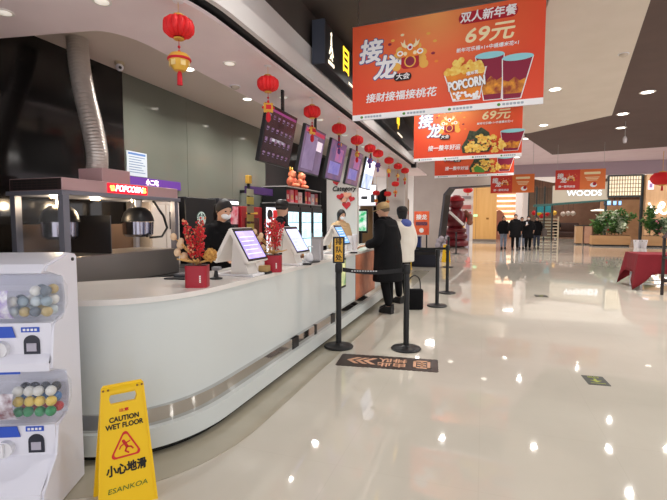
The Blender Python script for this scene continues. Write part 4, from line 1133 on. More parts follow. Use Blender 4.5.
mt = thing('floor_mat', 'dark brown printed mat with scalloped edge and peach arrows on the polished floor', 'floor sticker', (-.91, 4.37, .0), R(6.5))
e = []
L, W_ = .5, .19
n1, n2 = 20, 7
def scal(a, b, n):
    out_ = []
    for i in range(n*4):
        t = i/(n*4); p = Vector(a).lerp(Vector(b), t); d = (Vector(b)-Vector(a)).normalized(); nn = Vector((d.y, -d.x))
        q = p+nn*.008*abs(math.sin(PI*n*t)); out_.append((q.x, q.y))
    return out_
e = scal((-L, -W_), (L, -W_), n1)+scal((L, -W_), (L, W_), n2)+scal((L, W_), (-L, W_), n1)+scal((-L, W_), (-L, -W_), n2)
MB().prism(e, .0, .004).build('sheet', noise_mat('mat_brown', (58, 46, 42), (66, 52, 46), 8, .4), mt)
PE = mat('mat_peach', (214, 164, 132), .5)
ch = MB()
for k in range(3):
    x = -.42+.085*k
    ch.prism([(x, 0), (x+.09, .1), (x+.14, .1), (x+.05, 0), (x+.14, -.1), (x+.09, -.1)], .004, .005)
ch.build('arrow_chevrons', PE, mt)
FT = lambda x, y: Matrix.Translation((x, y, .0045)) @ Matrix.Rotation(PI, 4, 'Z')
text('mat_lettering', '排队', .125, PE, mt, FT(.05, .07), .003, sx=1.2); text('mat_lettering', '由此', .125, PE, mt, FT(.05, -.07), .003, sx=1.2)
fr = MB()
for (a, b_, c, d_) in ((.26, .43, -.12, -.09), (.26, .43, .09, .12), (.26, .29, -.12, .12), (.40, .43, -.12, .12), (.3, .39, -.05, -.02), (.3, .39, .02, .05), (.335, .36, -.08, .08)): fr.prism([(a, c), (b_, c), (b_, d_), (a, d_)], .004, .005)
fr.build('peach_emblem', PE, mt)
fk = thing('floor_sticker', 'small square black floor sticker with yellow green arrow on the open floor', 'floor sticker', (.99, 4.48, 0), R(4))
MB().prism(rrect(-.09, .09, -.12, .12, .006), 0, .003).build('sheet', mat('sticker_black', (40, 44, 36), .4), fk)
YG = mat('sticker_yellow_green', (160, 170, 50), .5)
a = MB(); a.prism([(-.012, .04), (.012, .04), (.012, -.01), (.05, .0), (.0, -.05), (-.05, .0), (-.012, -.01)], .003, .004); a.build('arrow', YG, fk)
MB().prism([(-.06, -.08), (.06, -.08), (.06, -.07), (-.06, -.07)], .003, .004).build('bar', YG, fk)
text('sticker_lettering', '出口', .05, YG, fk, Matrix.Translation((0, .08, .0032)), .0005)
fk2 = thing('floor_sticker', 'dark square floor sticker far out on the open floor', 'floor sticker', (1.07, 9.3, 0), R(4))
MB().prism(rrect(-.11, .11, -.13, .13, .006), 0, .003).build('sheet', mat('sticker_black', (40, 44, 36), .4), fk2)
MB().prism([(-.05, .0), (.05, .0), (0, -.06)], .003, .004).build('arrow', YG, fk2)

# ------------------------------------------------------------------ people
SKIN = mat('skin', (206, 160, 132), .55); HAIRB = mat('hair_black', (26, 22, 22), .6); BLK = noise_mat('black_cloth', (15, 15, 17), (20, 20, 22), 8, .85, spec=.2)
def evald(o):
    dg = bpy.context.evaluated_depsgraph_get(); me = bpy.data.meshes.new_from_object(o.evaluated_get(dg))
    return me
def islands(me):
    par = list(range(len(me.vertices)))
    def find(i):
        while par[i] != i: par[i] = par[par[i]]; i = par[i]
        return i
    for e in me.edges:
        a, b = find(e.vertices[0]), find(e.vertices[1])
        if a != b: par[a] = b
    return len({find(i) for i in range(len(par))})
def skinned(verts, edges, rad, extra=None, voxel=.012, smooth=4, sub=2, tries=5):
    """grow a surface along joints, merge it with extra lumps, and return one continuous mesh"""
    verts0 = verts
    if tries < 5:
        jr = random.Random(tries); verts = [tuple(q+jr.uniform(-.006, .006) for q in p) for p in verts]
    me = bpy.data.meshes.new('tmp'); me.from_pydata(verts, edges, []); o = bpy.data.objects.new('tmp', me); C.objects.link(o)
    o.modifiers.new('s', 'SKIN')
    for i, r in enumerate(rad):
        sv = me.skin_vertices[0].data[i]; sv.radius = (r, r) if not isinstance(r, tuple) else r
        sv.use_root = (i == 0)
    ss = o.modifiers.new('u', 'SUBSURF'); ss.levels = sub
    m2 = evald(o); bpy.data.objects.remove(o)
    b = bmesh.new(); b.from_mesh(m2)
    if extra is not None:
        t = bpy.data.meshes.new('t'); extra.b.to_mesh(t); b.from_mesh(t)
    bmesh.ops.recalc_face_normals(b, faces=b.faces)
    b.to_mesh(m2); b.free()
    o = bpy.data.objects.new('tmp', m2); C.objects.link(o)
    rm = o.modifiers.new('r', 'REMESH'); rm.mode = 'VOXEL'; rm.voxel_size = voxel
    sm = o.modifiers.new('sm', 'SMOOTH'); sm.iterations = smooth; sm.factor = .5
    for vs in (voxel, voxel*1.12, voxel*.88, voxel*1.3, voxel*1.5):
        rm.voxel_size = vs
        m3 = evald(o)
        if islands(m3) == 1: break
    bpy.data.objects.remove(o)
    if tries and islands(m3) > 1: return skinned(verts0, edges, rad, extra, voxel, smooth, sub, tries-1)
    return m3
def mobj(name, me, m, parent):
    me.materials.clear(); me.materials.append(m)
    for p in me.polygons: p.use_smooth = True
    o = bpy.data.objects.new(name, me); C.objects.link(o); o.parent = parent
    return o
def hand(mb, wrist, d, side, palm=Vector((0, 0, -1)), s=1, curl=.5):
    d = Vector(d).normalized(); sd = d.cross(palm).normalized()*side; pn = sd.cross(d).normalized()
    if pn.dot(palm) < 0: pn = -pn
    w = Vector(wrist)
    c = w+d*.045*s
    M = Matrix((( sd.x, d.x, pn.x), (sd.y, d.y, pn.y), (sd.z, d.z, pn.z))).to_4x4()
    mb.ball(c, (.042*s, .05*s, .018*s), M, 10, 8)
    for k, (off, L) in enumerate(((-.03, .06), (-.01, .075), (.011, .07), (.03, .055))):
        p0_ = w+d*.08*s+sd*off*s
        p1 = p0_+(d+pn*curl*.4).normalized()*L*.5*s; p2 = p1+(d+pn*curl*1.4).normalized()*L*.5*s
        mb.tube([p0_-d*.02*s, p0_, p1, p2], [.0105*s, .0105*s, .009*s, .007*s], 7)
    t0 = w+d*.03*s-sd*.035*s
    t1 = t0+(d*.6-sd*.8+pn*.3).normalized()*.035*s; t2 = t1+(d*1.0-sd*.2+pn*.5).normalized()*.03*s
    mb.tube([w+d*.02*s-sd*.02*s, t0, t1, t2], [.013*s, .012*s, .010*s, .008*s], 7)
def person(lab, loc, rz, h=1.70, coat=None, pants=None, coatm=None, pantm=None, elbows=None, wrists=None, head_yaw=0, head_dip=0,
           hair='short', cap=None, mask=False, hood=None, stride=0, lean=0, fine=.011, shoe=None, group=None, width=1.0, hairm=None):
    s = h/1.70
    P_ = thing('person', lab, 'person', loc, rz, group)
    V = lambda x, y, z: (x*s*width if abs(x) < .3 else x*s, y*s, z*s)
    ln = lambda z: -lean*max(0, z-.92)
    el = elbows or ((-.25, .03, 1.12), (.25, .03, 1.12)); wr = wrists or ((-.26, -.05, .88), (.26, -.05, .88))
    J = [(0, 0, .95), (0, ln(1.12)+.01, 1.12), (0, ln(1.3), 1.30), (0, ln(1.44)+.01, 1.44), (0, ln(1.5)-.005, 1.50),
         (-.16, ln(1.38)+.01, 1.385), el[0], wr[0], (.16, ln(1.38)+.01, 1.385), el[1], wr[1],
         (-.09, 0, .88), (-.095, -.02-stride*.5, .49), (-.095, .03-stride, .09), (.09, 0, .88), (.095, -.02+stride*.35, .49), (.095, .03+stride, .10)]
    E_ = [(0, 1), (1, 2), (2, 3), (3, 4), (2, 5), (5, 6), (6, 7), (2, 8), (8, 9), (9, 10), (0, 11), (11, 12), (12, 13), (0, 14), (14, 15), (15, 16)]
    rb = [.12, .115, .125, .062, .052, .06, .042, .029, .06, .042, .029, .085, .056, .038, .085, .056, .038]
    v = [V(*p) for p in J]; rad = [r*s for r in rb]
    ex = MB()
    # head: skull, jaw, nose, ears
    hc = Vector(v[4])+Vector((0, -.02*s-head_dip*.04, .105*s)); Mh = Matrix.Rotation(head_yaw, 4, 'Z') @ Matrix.Rotation(head_dip, 4, 'X')
    hp = lambda x, y, z: hc+(Mh @ Vector((x*s, y*s, z*s)))
    ex.ball(hc, (.076*s, .094*s, .105*s), Mh, 18, 14)
    ex.ball(hp(0, -.03, -.055), (.056*s, .06*s, .06*s), Mh, 14, 10)
    ex.tube([hp(0, -.088, .02), hp(0, -.108, -.018), hp(0, -.09, -.03)], [.008*s, .014*s, .01*s], 8)
    for q in (-1, 1): ex.ball(hp(q*.077, .005, -.01), (.01*s, .02*s, .03*s), Mh, 8, 6)
    ex.tube([v[4], hp(0, .01, -.04)], [.052*s, .05*s], 12)
    for (a_, b_, sd) in ((6, 7, 1), (9, 10, -1)):
        d_ = Vector(v[b_])-Vector(v[a_]); pal = Vector((sd, 0, 0)) if abs(d_.normalized().z) > .7 else Vector((0, 0, -1))
        hand(ex, v[b_], d_, sd, pal, s)
    for i in (13, 16):
        ex.tube([Vector(v[i]), Vector(v[i])+Vector((0, -.1*s, -.05*s))], [.035*s, .03*s], 8)
    me = skinned(v, E_, rad, ex, voxel=min(fine, .011))
    body = mobj('body', me, SKIN, P_)
    # trousers
    tv = [v[i] for i in (0, 11, 12, 13, 14, 15, 16)]
    tme = skinned(tv, [(0, 1), (1, 2), (2, 3), (0, 4), (4, 5), (5, 6)], [q*s for q in (.135, .108, .08, .062, .108, .08, .062)], None, fine)
    mobj('trousers', tme, pantm or BLK, P_)
    # shoes
    for i in (13, 16):
        x, y, z = v[i]
        zb = max(0, z-.095*s)
        pts = [(-.042, .06), (.042, .06), (.05, -.06), (.046, -.14), (.02, -.18), (-.02, -.18), (-.046, -.14), (-.05, -.06)]
        sh_ = MB().loft([[(x+a*s, y+b*s, zb) for a, b in pts], [(x+a*s*1.03, y+b*s*1.02, zb+.03*s) for a, b in pts], [(x+a*s*.9, y+b*s*(.95 if b < 0 else 1), zb+.06*s) for a, b in pts],
                         [(x+a*.8*s, y+max(b, -.06)*s, zb+.11*s) for a, b in pts]])
        so = sh_.build('shoe', shoe or mat('shoe_black', (24, 22, 22), .4), P_, smooth=50)
        MB().prism([(x+a*1.06*s, y+b*1.03*s) for a, b in pts], zb-.0+.001, zb+.02*s).build('sole', mat('sole_pale', (120, 116, 112), .6) if shoe else mat('sole_dark', (40, 38, 38), .6), so)
    # coat or top with sleeves
    if coat:
        ci = (0, 1, 2, 3, 5, 6, 7, 8, 9, 10)
        cv = [v[i] for i in ci]
        wv = [Vector(cv[6]).lerp(Vector(cv[5]), .12), Vector(cv[9]).lerp(Vector(cv[8]), .12)]
        cv[6] = tuple(wv[0]); cv[9] = tuple(wv[1])
        ce = [(0, 1), (1, 2), (2, 3), (2, 4), (4, 5), (5, 6), (2, 7), (7, 8), (8, 9)]
        th = coat.get('thick', .03)
        cr_ = [q*s for q in (.135+th*.7, .13+th, .135+th, .072+th*.3, .075+th*.6, .058+th*.7, .047+th*.5, .075+th*.6, .058+th*.7, .047+th*.5)]
        ex = MB(); hem = coat.get('hem', .75); fl = coat.get('flare', .0)
        rings = []
        zt = 1.36
        for k in range(9):
            t = k/8; z = zt+(hem-zt)*t
            rx = (.2+th*.8+fl*t)*width*s*(1 if t > .1 else .93); ry = (.125+th+fl*t*.8)*s
            rings.append([(rx*math.cos(2*PI*i/24), ry*math.sin(2*PI*i/24)+ln(z)*s, z*s) for i in range(24)])
        ex.loft(rings)
        ex.tube([(-.1*s, ln(1.42)*s, 1.40*s), (.1*s, ln(1.42)*s, 1.40*s)], [.085*s+th*s*.5]*2, 12)
        if coat.get('collar'): ex.lathe([(.06*s, 0), (.085*s, .0), (.08*s, .09*s), (.06*s, .09*s)], 18, Matrix.Translation((0, ln(1.44)*s+.005, 1.42*s)))
        cme = skinned(cv, ce, cr_, ex, fine)
        nm = coat.get('name', 'coat')
        cobj = mobj(nm, cme, coatm or BLK, P_)
        if coat.get('zip'): MB().box(-.006, .006, -(.135+th)*s, -(.12+th)*s, hem*s+.05, 1.35*s).build('zip', mat('zip_grey', (90, 90, 94), .4), cobj)
    # hair / cap
    if hair:
        hm = MB(); rows = []
        low = {'short': -.035, 'bob': -.12, 'tail': -.05}[hair]
        n = 20
        for j in range(9):
            ph_ = j/8; row = []
            for i in range(n):
                a = 2*PI*i/n
                fr_ = max(0, math.sin(a+PI))   # front of the head
                zl = .112*(1-ph_)+(low*(1-fr_)+.055*fr_)*ph_
                zz = zl/.115
                rr_ = math.sqrt(max(.02, 1-min(1, max(-1, zz*.95))**2)) if zl > 0 else 1.0-.25*abs(zl)/.12
                row.append(hp(.088*rr_*math.cos(a), .004+.104*rr_*math.sin(a), zl+.006))
            rows.append(row)
        inner_ = [[hc+(q-hc)*.93 for q in r_] for r_ in rows[::-1]]
        b = hm.b; rs = [[b.verts.new(q) for q in r_] for r_ in rows+inner_]
        for p, q in zip(rs, rs[1:]):
            for i in range(n): b.faces.new((p[i], p[(i+1) % n], q[(i+1) % n], q[i]))
        b.faces.new(rs[0]); b.faces.new(rs[-1])
        if hair == 'tail': hm.tube([hp(0, .1, .03), hp(0, .15, .0), hp(0, .15, -.1), hp(0, .13, -.2)], [.02*s, .032*s, .028*s, .008*s], 10)
        hm.build('hair', hairm or HAIRB, P_, smooth='all')
    if cap:
        cmb = MB().lathe([(.094*s, 0), (.096*s, .04*s), (.085*s, .075*s), (.05*s, .1*s), (0, .108*s)], 24, Matrix.Translation(hp(0, .005, .025)) @ Mh @ Matrix.Diagonal((.95, 1.1, 1, 1)))
        co_ = cmb.build('cap', cap, P_, smooth='all')
        if cap is not HAIRB:
            br = circle(0, -.09*s, .075*s, .085*s, 16)
            MB().prism(br, -.004*s, .006*s, Matrix.Translation(hp(0, -.01, .032)) @ Mh @ Matrix.Rotation(R(8), 4, 'X')).build('cap_brim', cap, co_, smooth=40)
    for q in (-1, 1):
        e_ = MB().ball(hp(q*.03, -.083, .012), (.011*s, .008*s, .007*s), Mh, 10, 8).build('eye', mat('eye_dark', (30, 24, 22), .2), P_, smooth='all')
    if mask:
        MB().ball(hp(0, -.06, -.045), (.057*s, .052*s, .042*s), Mh, 14, 10).build('face_mask', mat('mask_white', (232, 234, 238), .6), P_, smooth='all')
    else:
        MB().box(-.022*s, .022*s, -.004, .004, -.004, .004, .002, M=Matrix.Translation(hp(0, -.09, -.058)) @ Mh).build('mouth', mat('lip', (170, 96, 88), .5), P_)
    if hood:
        hd_ = MB().ball((0, (.06+ln(1.42))*s, 1.42*s), (.13*s, .1*s, .085*s), None, 18, 12).build('hood', hood, P_, smooth='all')
    return P_
GREY = mat('grey_knit', (120, 118, 120), .8); JEAN = noise_mat('light_jeans', (120, 132, 150), (140, 150, 166), 12, .8); JEAN2 = noise_mat('dark_jeans', (56, 62, 78), (66, 72, 88), 12, .8)
BEIGE = noise_mat('cap_beige', (178, 150, 104), (190, 162, 116), 30, .8); CREAMV = noise_mat('vest_cream', (226, 218, 204), (232, 226, 214), 5, .7); BLUEH = noise_mat('hood_blue', (70, 84, 150), (84, 98, 166), 8, .8)
# staff behind the counter (backs of the counter hide their legs)
person('masked person in black with tied dark hair behind the nearest terminal', (-2.82, 4.15, 0), R(75), 1.66, coat={'hem': .82, 'thick': .015, 'name': 'shirt'}, hair='tail', mask=True, lean=.25, head_dip=.35, head_yaw=R(-10),
       elbows=((-.27, -.12, 1.16), (.27, -.12, 1.16)), wrists=((-.2, -.34, 1.1), (.2, -.34, 1.1)))
person('person in black cap and black shirt standing near the lit fridges behind the counter', (-2.92, 6.05, 0), R(115), 1.74, coat={'hem': .85, 'thick': .015, 'name': 'shirt'}, cap=HAIRB, mask=False, head_yaw=R(40), head_dip=.1)
person('person with a pale face mask standing in front of the white wall panel', (-2.74, 8.45, 0), R(50), 1.66, coat={'hem': .85, 'thick': .015, 'name': 'shirt'}, coatm=mat('tan_shirt', (190, 160, 120), .8), hair='bob', mask=True, head_dip=.15)
# customers
person('person in a long black coat and beige cap leaning at the counter', (-1.43, 6.86, 0), R(-112), 1.715, coat={'hem': .50, 'thick': .05, 'flare': .05, 'collar': True}, cap=BEIGE, hair='short', hairm=mat('hair_greying', (104, 88, 70), .7), head_dip=.18, lean=.12, head_yaw=R(42),
       elbows=((-.27, .0, 1.12), (.27, .0, 1.12)), wrists=((-.27, -.3, 1.09), (.26, -.28, 1.05)), stride=.06, fine=.012)
p2 = person('person in a cream padded vest with a blue hood beyond the long black coat', (-1.36, 7.75, 0), R(-125), 1.68, coat={'hem': .74, 'thick': .045, 'name': 'padded_vest', 'flare': .01}, coatm=CREAMV, hood=BLUEH, hair='bob', cap=HAIRB, fine=.013, pantm=BLK)
bg = thing('handbag', 'black bag hanging behind the long coat', 'bag', (-1.06, 7.2, .0), R(20))
MB().box(-.14, .14, -.06, .06, 0, .34, .03, 3).build('bag_body', BLK, bg, smooth=40)
MB().tube(cat([(-.1, 0, .33), (-.08, 0, .5), (0, 0, .56), (.08, 0, .5), (.1, 0, .33)], 6), .01, 6).build('handle', BLACK, bg, smooth='all')
# walking group
GR = 'people walking abreast far down the hall'
person('person in a short black jacket and light jeans, leftmost walker', (.95, 24.3, 0), R(6), 1.68, coat={'hem': .8, 'thick': .05, 'flare': .02}, pantm=JEAN, hair='bob', stride=.08, fine=.016, group=GR)
person('person in a long black padded coat, second from left among the walkers', (1.45, 23.4, 0), R(4), 1.76, coat={'hem': .62, 'thick': .06, 'flare': .02}, hair='short', stride=-.1, fine=.016, group=GR)
person('person in a black coat and mask holding up a phone among the walkers', (2.08, 23.9, 0), R(2), 1.70, coat={'hem': .6, 'thick': .055, 'flare': .02}, hair='bob', mask=True, stride=.07, fine=.016, group=GR,
       elbows=((-.28, .0, 1.12), (.28, .0, 1.12)), wrists=((-.1, -.24, 1.26), (.24, -.14, .95)))
ph_ = thing('phone', 'phone held up by a walker in a black coat', 'phone', (1.98, 23.56, 1.33))
MB().box(-.035, .035, -.005, .005, -.07, .07, .003).build('case', WHITE2, ph_); MB().box(-.03, .03, .005, .006, -.063, .063).build('screen', BLACK, ph_)
person('person in jeans half hidden behind the walker holding up a phone', (1.86, 25.0, 0), R(5), 1.64, coat={'hem': .8, 'thick': .04}, pantm=JEAN, hair='short', fine=.018, group=GR)
person('person in a black jacket with a large grey bag, rightmost walker', (2.62, 25.4, 0), R(-10), 1.66, coat={'hem': .72, 'thick': .05}, pantm=JEAN2, hair='bob', fine=.018, group=GR)
bb = thing('shoulder_bag', 'grey and black shoulder bag carried by the rightmost walker', 'bag', (2.98, 25.3, .62), R(10))
MB().lathe([(0, 0), (.2, .03), (.26, .2), (.2, .42), (0, .46)], 20, Matrix.Diagonal((.55, .6, 1, 1))).build('bag_body', mat('bag_grey', (96, 88, 82), .7), bb, smooth=40)
MB().tube(cat([(-.1, 0, .4), (-.08, 0, .62), (-.12, 0, .8)], 6), .014, 6).build('strap', BLACK, bb, smooth='all')
person('person in black with pale shoes standing alone before the brown shop front', (5.75, 41.0, 0), R(0), 1.66, coat={'hem': .7, 'thick': .05}, hair='bob', fine=.022, shoe=mat('shoe_white', (230, 230, 228), .5))

# ------------------------------------------------------------------ things between the counter end and the opening
sd = thing('standee_poster', 'orange and red poster board on a stand beyond the man in the vest', 'poster', tuple(at(421, 262, 15.2).xy)+(0,), R(-8))
STM = noise_mat('standee_print', (226, 84, 56), (236, 120, 70), 4, .5)
MB().box(-.26, .26, 0, .03, .98, 1.78, .004).build('board', STM, sd)
MB().box(-.2, .2, -.003, 0, 1.3, 1.42).build('dark_photo_strip', noise_mat('standee_photo', (40, 34, 50), (150, 90, 110), 30, .5), sd)
MB().flat(circle(0, 1.13, .08, .08), -.003, 0).build('white_patch', PRINTW, sd)
text('poster_lettering', '接龙', .19, PRINTW, sd, plane_M((0, -.002, 1.57), (1, 0, 0), (0, 0, 1)), .006)
for x in (-.18, .18): MB().box(x-.02, x+.02, .005, .025, 0, .98).build('leg', BLACK, sd)
MB().box(-.26, .26, -.15, .18, 0, .02).build('base', BLACK, sd)
bl = thing('blue_bin', 'narrow blue bin under the orange poster board', 'bin', tuple(at(417, 262, 14.8).xy)+(0,), 0)
MB().box(-.12, .12, -.12, .12, 0, .9, .01).build('body', mat('bin_blue', (40, 62, 120), .5), bl); MB().box(-.13, .13, -.13, .13, .9, .94, .008).build('lid', mat('bin_blue_lid', (30, 44, 90), .5), bl)
cb_ = thing('low_black_bin', 'low wide black cabinet on the floor behind the queue belts', 'cabinet', tuple(at(425, 262, 14.2).xy)+(0,), 0)
MB().box(-.45, .4, -.2, .25, .0, .52, .01).build('body', mat('cabinet_navy', (28, 30, 42), .35), cb_); MB().box(-.46, .41, -.21, .26, .52, .55, .005).build('lid', BLACK, cb_)
MB().box(-.4, .35, -.204, -.2, .08, .46).build('door', mat('cabinet_navy_door', (34, 36, 50), .3), cb_)
yl = thing('yellow_barrier', 'narrow yellow board standing left of the low black cabinet', 'board', tuple(at(409.5, 268, 13.2).xy)+(0,), 0)
MB().box(-.06, .06, -.01, .01, 0, .42, .004).build('board', YEL, yl); MB().box(-.08, .08, -.06, .06, 0, .015).build('foot', YEL, yl)
ws = thing('wet_floor_sign', 'small distant yellow folding floor sign between the queue posts', 'floor sign', tuple(at(446, 262, 16.0).xy)+(0,), R(10))
for sgn in (-1, 1):
    MB().flat([(-.15, 0), (.15, 0), (.1, .62), (-.1, .62)], -.006, .006).build('front_board' if sgn < 0 else 'rear_board', YEL, ws).matrix_basis = Matrix.Translation((0, sgn*.1, 0)) @ Matrix.Rotation(sgn*R(8), 4, 'X')
MB().flat(circle(0, .3, .07, .07, 3), -.06, -.055).build('warning_triangle', SR, ws)

# tall red inflatable by the opening
ri = thing('inflatable_figure', 'tall dark red inflatable figure with a white sash standing in the opening', 'inflatable', tuple(at(455, 245, 25.5).xy)+(0,), R(15))
IR = noise_mat('inflatable_red', (96, 22, 32), (118, 32, 40), 3, .35)
MB().lathe([(.5, 0), (.72, .1), (.72, .3), (.55, .42)], 24).lathe([(.5, .38), (.66, .5), (.66, .68), (.5, .8)], 24).lathe([(.45, .74), (.6, .85), (.6, 1.0), (.42, 1.1)], 24).build('stacked_base', IR, ri, smooth=60)
bdy = MB().lathe([(.3, 1.05), (.5, 1.2), (.58, 1.55), (.5, 1.95), (.3, 2.15), (0, 2.2)], 24).build('torso', IR, ri, smooth='all')
MB().ball((0, -.05, 2.42), (.42, .4, .36)).build('head', IR, ri, smooth='all')
MB().lathe([(.46, 0), (.47, .08), (.36, .22), (.2, .32), (0, .34)], 24, Matrix.Translation((0, -.03, 2.55))).build('hat', mat('inflatable_bright_red', (170, 26, 38), .35), ri, smooth='all')
MB().tube(cat([(-.42, -.42, 1.95), (-.1, -.66, 1.62), (.3, -.6, 1.25)], 8), [.07]*17, 10).build('sash', PRINTW, bdy, smooth='all')
for q in (-1, 1): MB().tube([(q*.45, -.05, 1.95), (q*.75, -.15, 1.7), (q*.7, -.35, 1.4)], [.16, .17, .15], 14).ball((q*.7, -.35, 1.38), .17).build('arm', mat('inflatable_brown', (150, 100, 80), .5) if q > 0 else IR, ri, smooth='all')
ba = thing('balloon_cluster', 'grey balloons at the foot of the dark jamb beside the red inflatable', 'balloons', tuple(at(442, 250, 21.5).xy)+(0,), 0)
bm_ = MB()
for k in range(12): bm_.ball((random.uniform(-.25, .25), random.uniform(-.2, 0), random.uniform(.1, .75)), random.uniform(.1, .15), seg=10, ring=8)
bm_.build('balloon', mat('balloon_grey', (150, 144, 150), .25), ba, smooth='all')

# big hall lanterns
for (u, v, Y, r, zc, lab) in ((468, 190, 27, .26, 5.6, 'large red lantern hanging beyond the chamfered opening'), (662.5, 178.5, 22, .42, 4.35, 'large red lantern hanging at the right edge before the restaurant')):
    q = at(u, v, Y); t = thing('large_lantern', lab, 'lantern', q, 0)
    MB().lathe([(.3*r, .62*r), (.7*r, .55*r), (.98*r, .25*r), (1.05*r, 0), (.98*r, -.25*r), (.7*r, -.55*r), (.3*r, -.62*r)], 28).build('shade', RED, t, smooth=60)
    for z in (.62, -.7): MB().lathe([(0, z*r), (.33*r, z*r), (.33*r, (z+.08)*r), (0, (z+.08)*r)], 20).build('cap', GOLD, t, smooth=40)
    MB().cyl((0, 0, .65*r), (0, 0, zc-q.z), .01, 6).build('cord', GOLD, t); MB().lathe([(.06*r, -.7*r), (.12*r, -1.2*r), (0, -1.2*r)], 12).build('tassel', MAG, t, smooth=40)

# ------------------------------------------------------------------ red clothed table and stand at the right
tx, ty_ = 3.08, 10.8
tb = thing('folding_table', 'white legged folding table under the red cloth', 'table', (tx+.95, ty_+.45, 0), 0)
MB().box(-.92, .92, -.42, .42, .715, .745, .006).build('tabletop', WHITE2, tb)
for x in (-.85, .85):
    for y in (-.36, .36): MB().cyl((x, y, 0), (x, y, .715), .022, 12).build('leg', WHITE2, tb, smooth=40)
for y in (-.36, .36): MB().cyl((-.85, y, .12), (.85, y, .12), .012, 8).build('stretcher', WHITE2, tb, smooth=40)
CL = noise_mat('cloth_dark_red', (122, 17, 30), (132, 22, 36), 3, .75)
m = MB(); b = m.b; rws = []
x0, x1, y0, y1 = -.95, .95, -.45, .45
path = []
N = 64
for i in range(N):
    t = i/N*4; sN = int(t); f_ = t-sN
    c4 = [(x0, y0), (x1, y0), (x1, y1), (x0, y1)]
    a_, b_ = Vector(c4[sN]), Vector(c4[(sN+1) % 4]); p = a_.lerp(b_, f_); nrm = Vector(((b_-a_).y, -(b_-a_).x)).normalized()
    path.append((p, nrm, f_))
def crow(k):
    out_ = []
    for p, nrm, f_ in path:
        corner = max(0, 1-min(f_, 1-f_)*6.5)
        drop = .40+.34*corner**1.5
        t = k/7
        dirn = Vector((p.x/.95, p.y/.45)).normalized() if corner > .98 else nrm
        o_ = (.02*math.sin(f_*40)*.35+.03+.14*corner)*t
        out_.append((p.x+dirn.x*o_, p.y+dirn.y*o_, .752-drop*t))
    return out_
for k in range(8): rws.append([b.verts.new(q) for q in crow(k)])
for p, q in zip(rws, rws[1:]):
    for i in range(N): b.faces.new((p[i], p[(i+1) % N], q[(i+1) % N], q[i]))
b.faces.new(rws[0])
cl = m.build('tablecloth', CL, None, smooth=50); cl.location = (tx+.95, ty_+.45, 0)
sm_ = cl.modifiers.new('th', 'SOLIDIFY'); sm_.thickness = .003
tag(cl, 'dark red cloth draped over the table at the right edge', 'tablecloth')
hc_ = thing('high_chair', 'dark wooden high chair with a dark garment over its back before the red table', 'chair', (3.5, 10.0, 0), R(0))
DW = mat('dark_wood', (40, 26, 22), .4)
for (x, y, top) in ((-.17, -.17, .78), (.23, -.17, .78), (-.17, .2, 1.15), (.23, .2, 1.15)): MB().box(x-.022, x+.022, y-.022, y+.022, 0, 1.15 if x < 0 else top).build('leg', DW, hc_)
MB().box(-.19, .26, -.2, .22, .72, .76, .006).build('seat', DW, hc_)
for (a_, b_, c_, d_) in ((-.17, .23, -.18, -.16), (-.17, .23, .19, .21)): MB().box(a_, b_, c_, d_, .25, .29).build('stretcher', DW, hc_)
MB().box(-.18, -.16, -.17, .2, .3, .34).build('stretcher', DW, hc_)
ga = thing('draped_jacket', 'dark brown jacket hanging over the high chair back at the right edge', 'jacket', (3.5, 10.0, .0), 0)
MB().loft([[(-.2, -.26, 1.12), (.5, -.26, 1.12), (.5, .28, 1.12), (-.2, .28, 1.12)], [(-.08, -.28, 1.28), (.55, -.28, 1.28), (.55, .28, 1.28), (-.08, .28, 1.28)], [(.05, -.2, 1.55), (.5, -.2, 1.55), (.5, .2, 1.55), (.05, .2, 1.55)]]).build('cloth', noise_mat('jacket_brown', (58, 40, 40), (66, 46, 46), 6, .8), ga)
# ------------------------------------------------------------------ far end of the hall
def slab_uv(u0, v0, u1, v1, Y, depth, m, name, kind='structure', par=None):
    a = at(u0, v1, Y); c = at(u1, v0, Y)
    o = MB().box(a.x, c.x, Y, Y+depth, max(0, min(a.z, c.z)), max(a.z, c.z)).build(name, m, par, world=par is not None)
    if kind: o['kind'] = kind
    return o
GOLDW = noise_mat('golden_wood_panel', (206, 158, 92), (216, 170, 104), 1.2, .4, stretch=(4, 4, .3))
WARM = mat('warm_interior_wall', (206, 186, 158), .6)
WHT = mat('bright_shop_white', (240, 238, 234), .6)
BRN = noise_mat('brown_restaurant_wall', (136, 102, 82), (150, 114, 92), 1.5, .5)
TANW = noise_mat('tan_wood_front', (186, 148, 108), (196, 158, 118), 2, .45, stretch=(5, 5, .4))
# bright corridor behind the opening
struct(MB().box(-9, at(473, 221, 36).x, 36, 36.2, 0, 5.6).build('wall_far', WHT))
for k, (v0, v1, m_) in enumerate(((196, 199, mat('shop_grey', (150, 146, 150), .5)), (205, 209, mat('shop_rose', (186, 110, 104), .5)))):
    slab_uv(452, v0, 471, v1, 35.8, .2, m_, 'trim_11')
rd = tag(slab_uv(464, 212, 471, 222, 35.7, .1, RED, 'red_wall_poster', None), 'red poster patch on the white wall beyond the opening', 'poster')
yb = tag(slab_uv(460, 224, 464, 242, 34, .1, YEL, 'yellow_banner_stand', None), 'narrow yellow upright board beyond the red inflatable', 'board')
gb_ = tag(slab_uv(465.5, 224, 469.5, 242, 34, .1, mat('stand_lilac', (150, 146, 170), .5), 'grey_banner_stand', None), 'narrow lilac grey upright board beyond the yellow one', 'board')
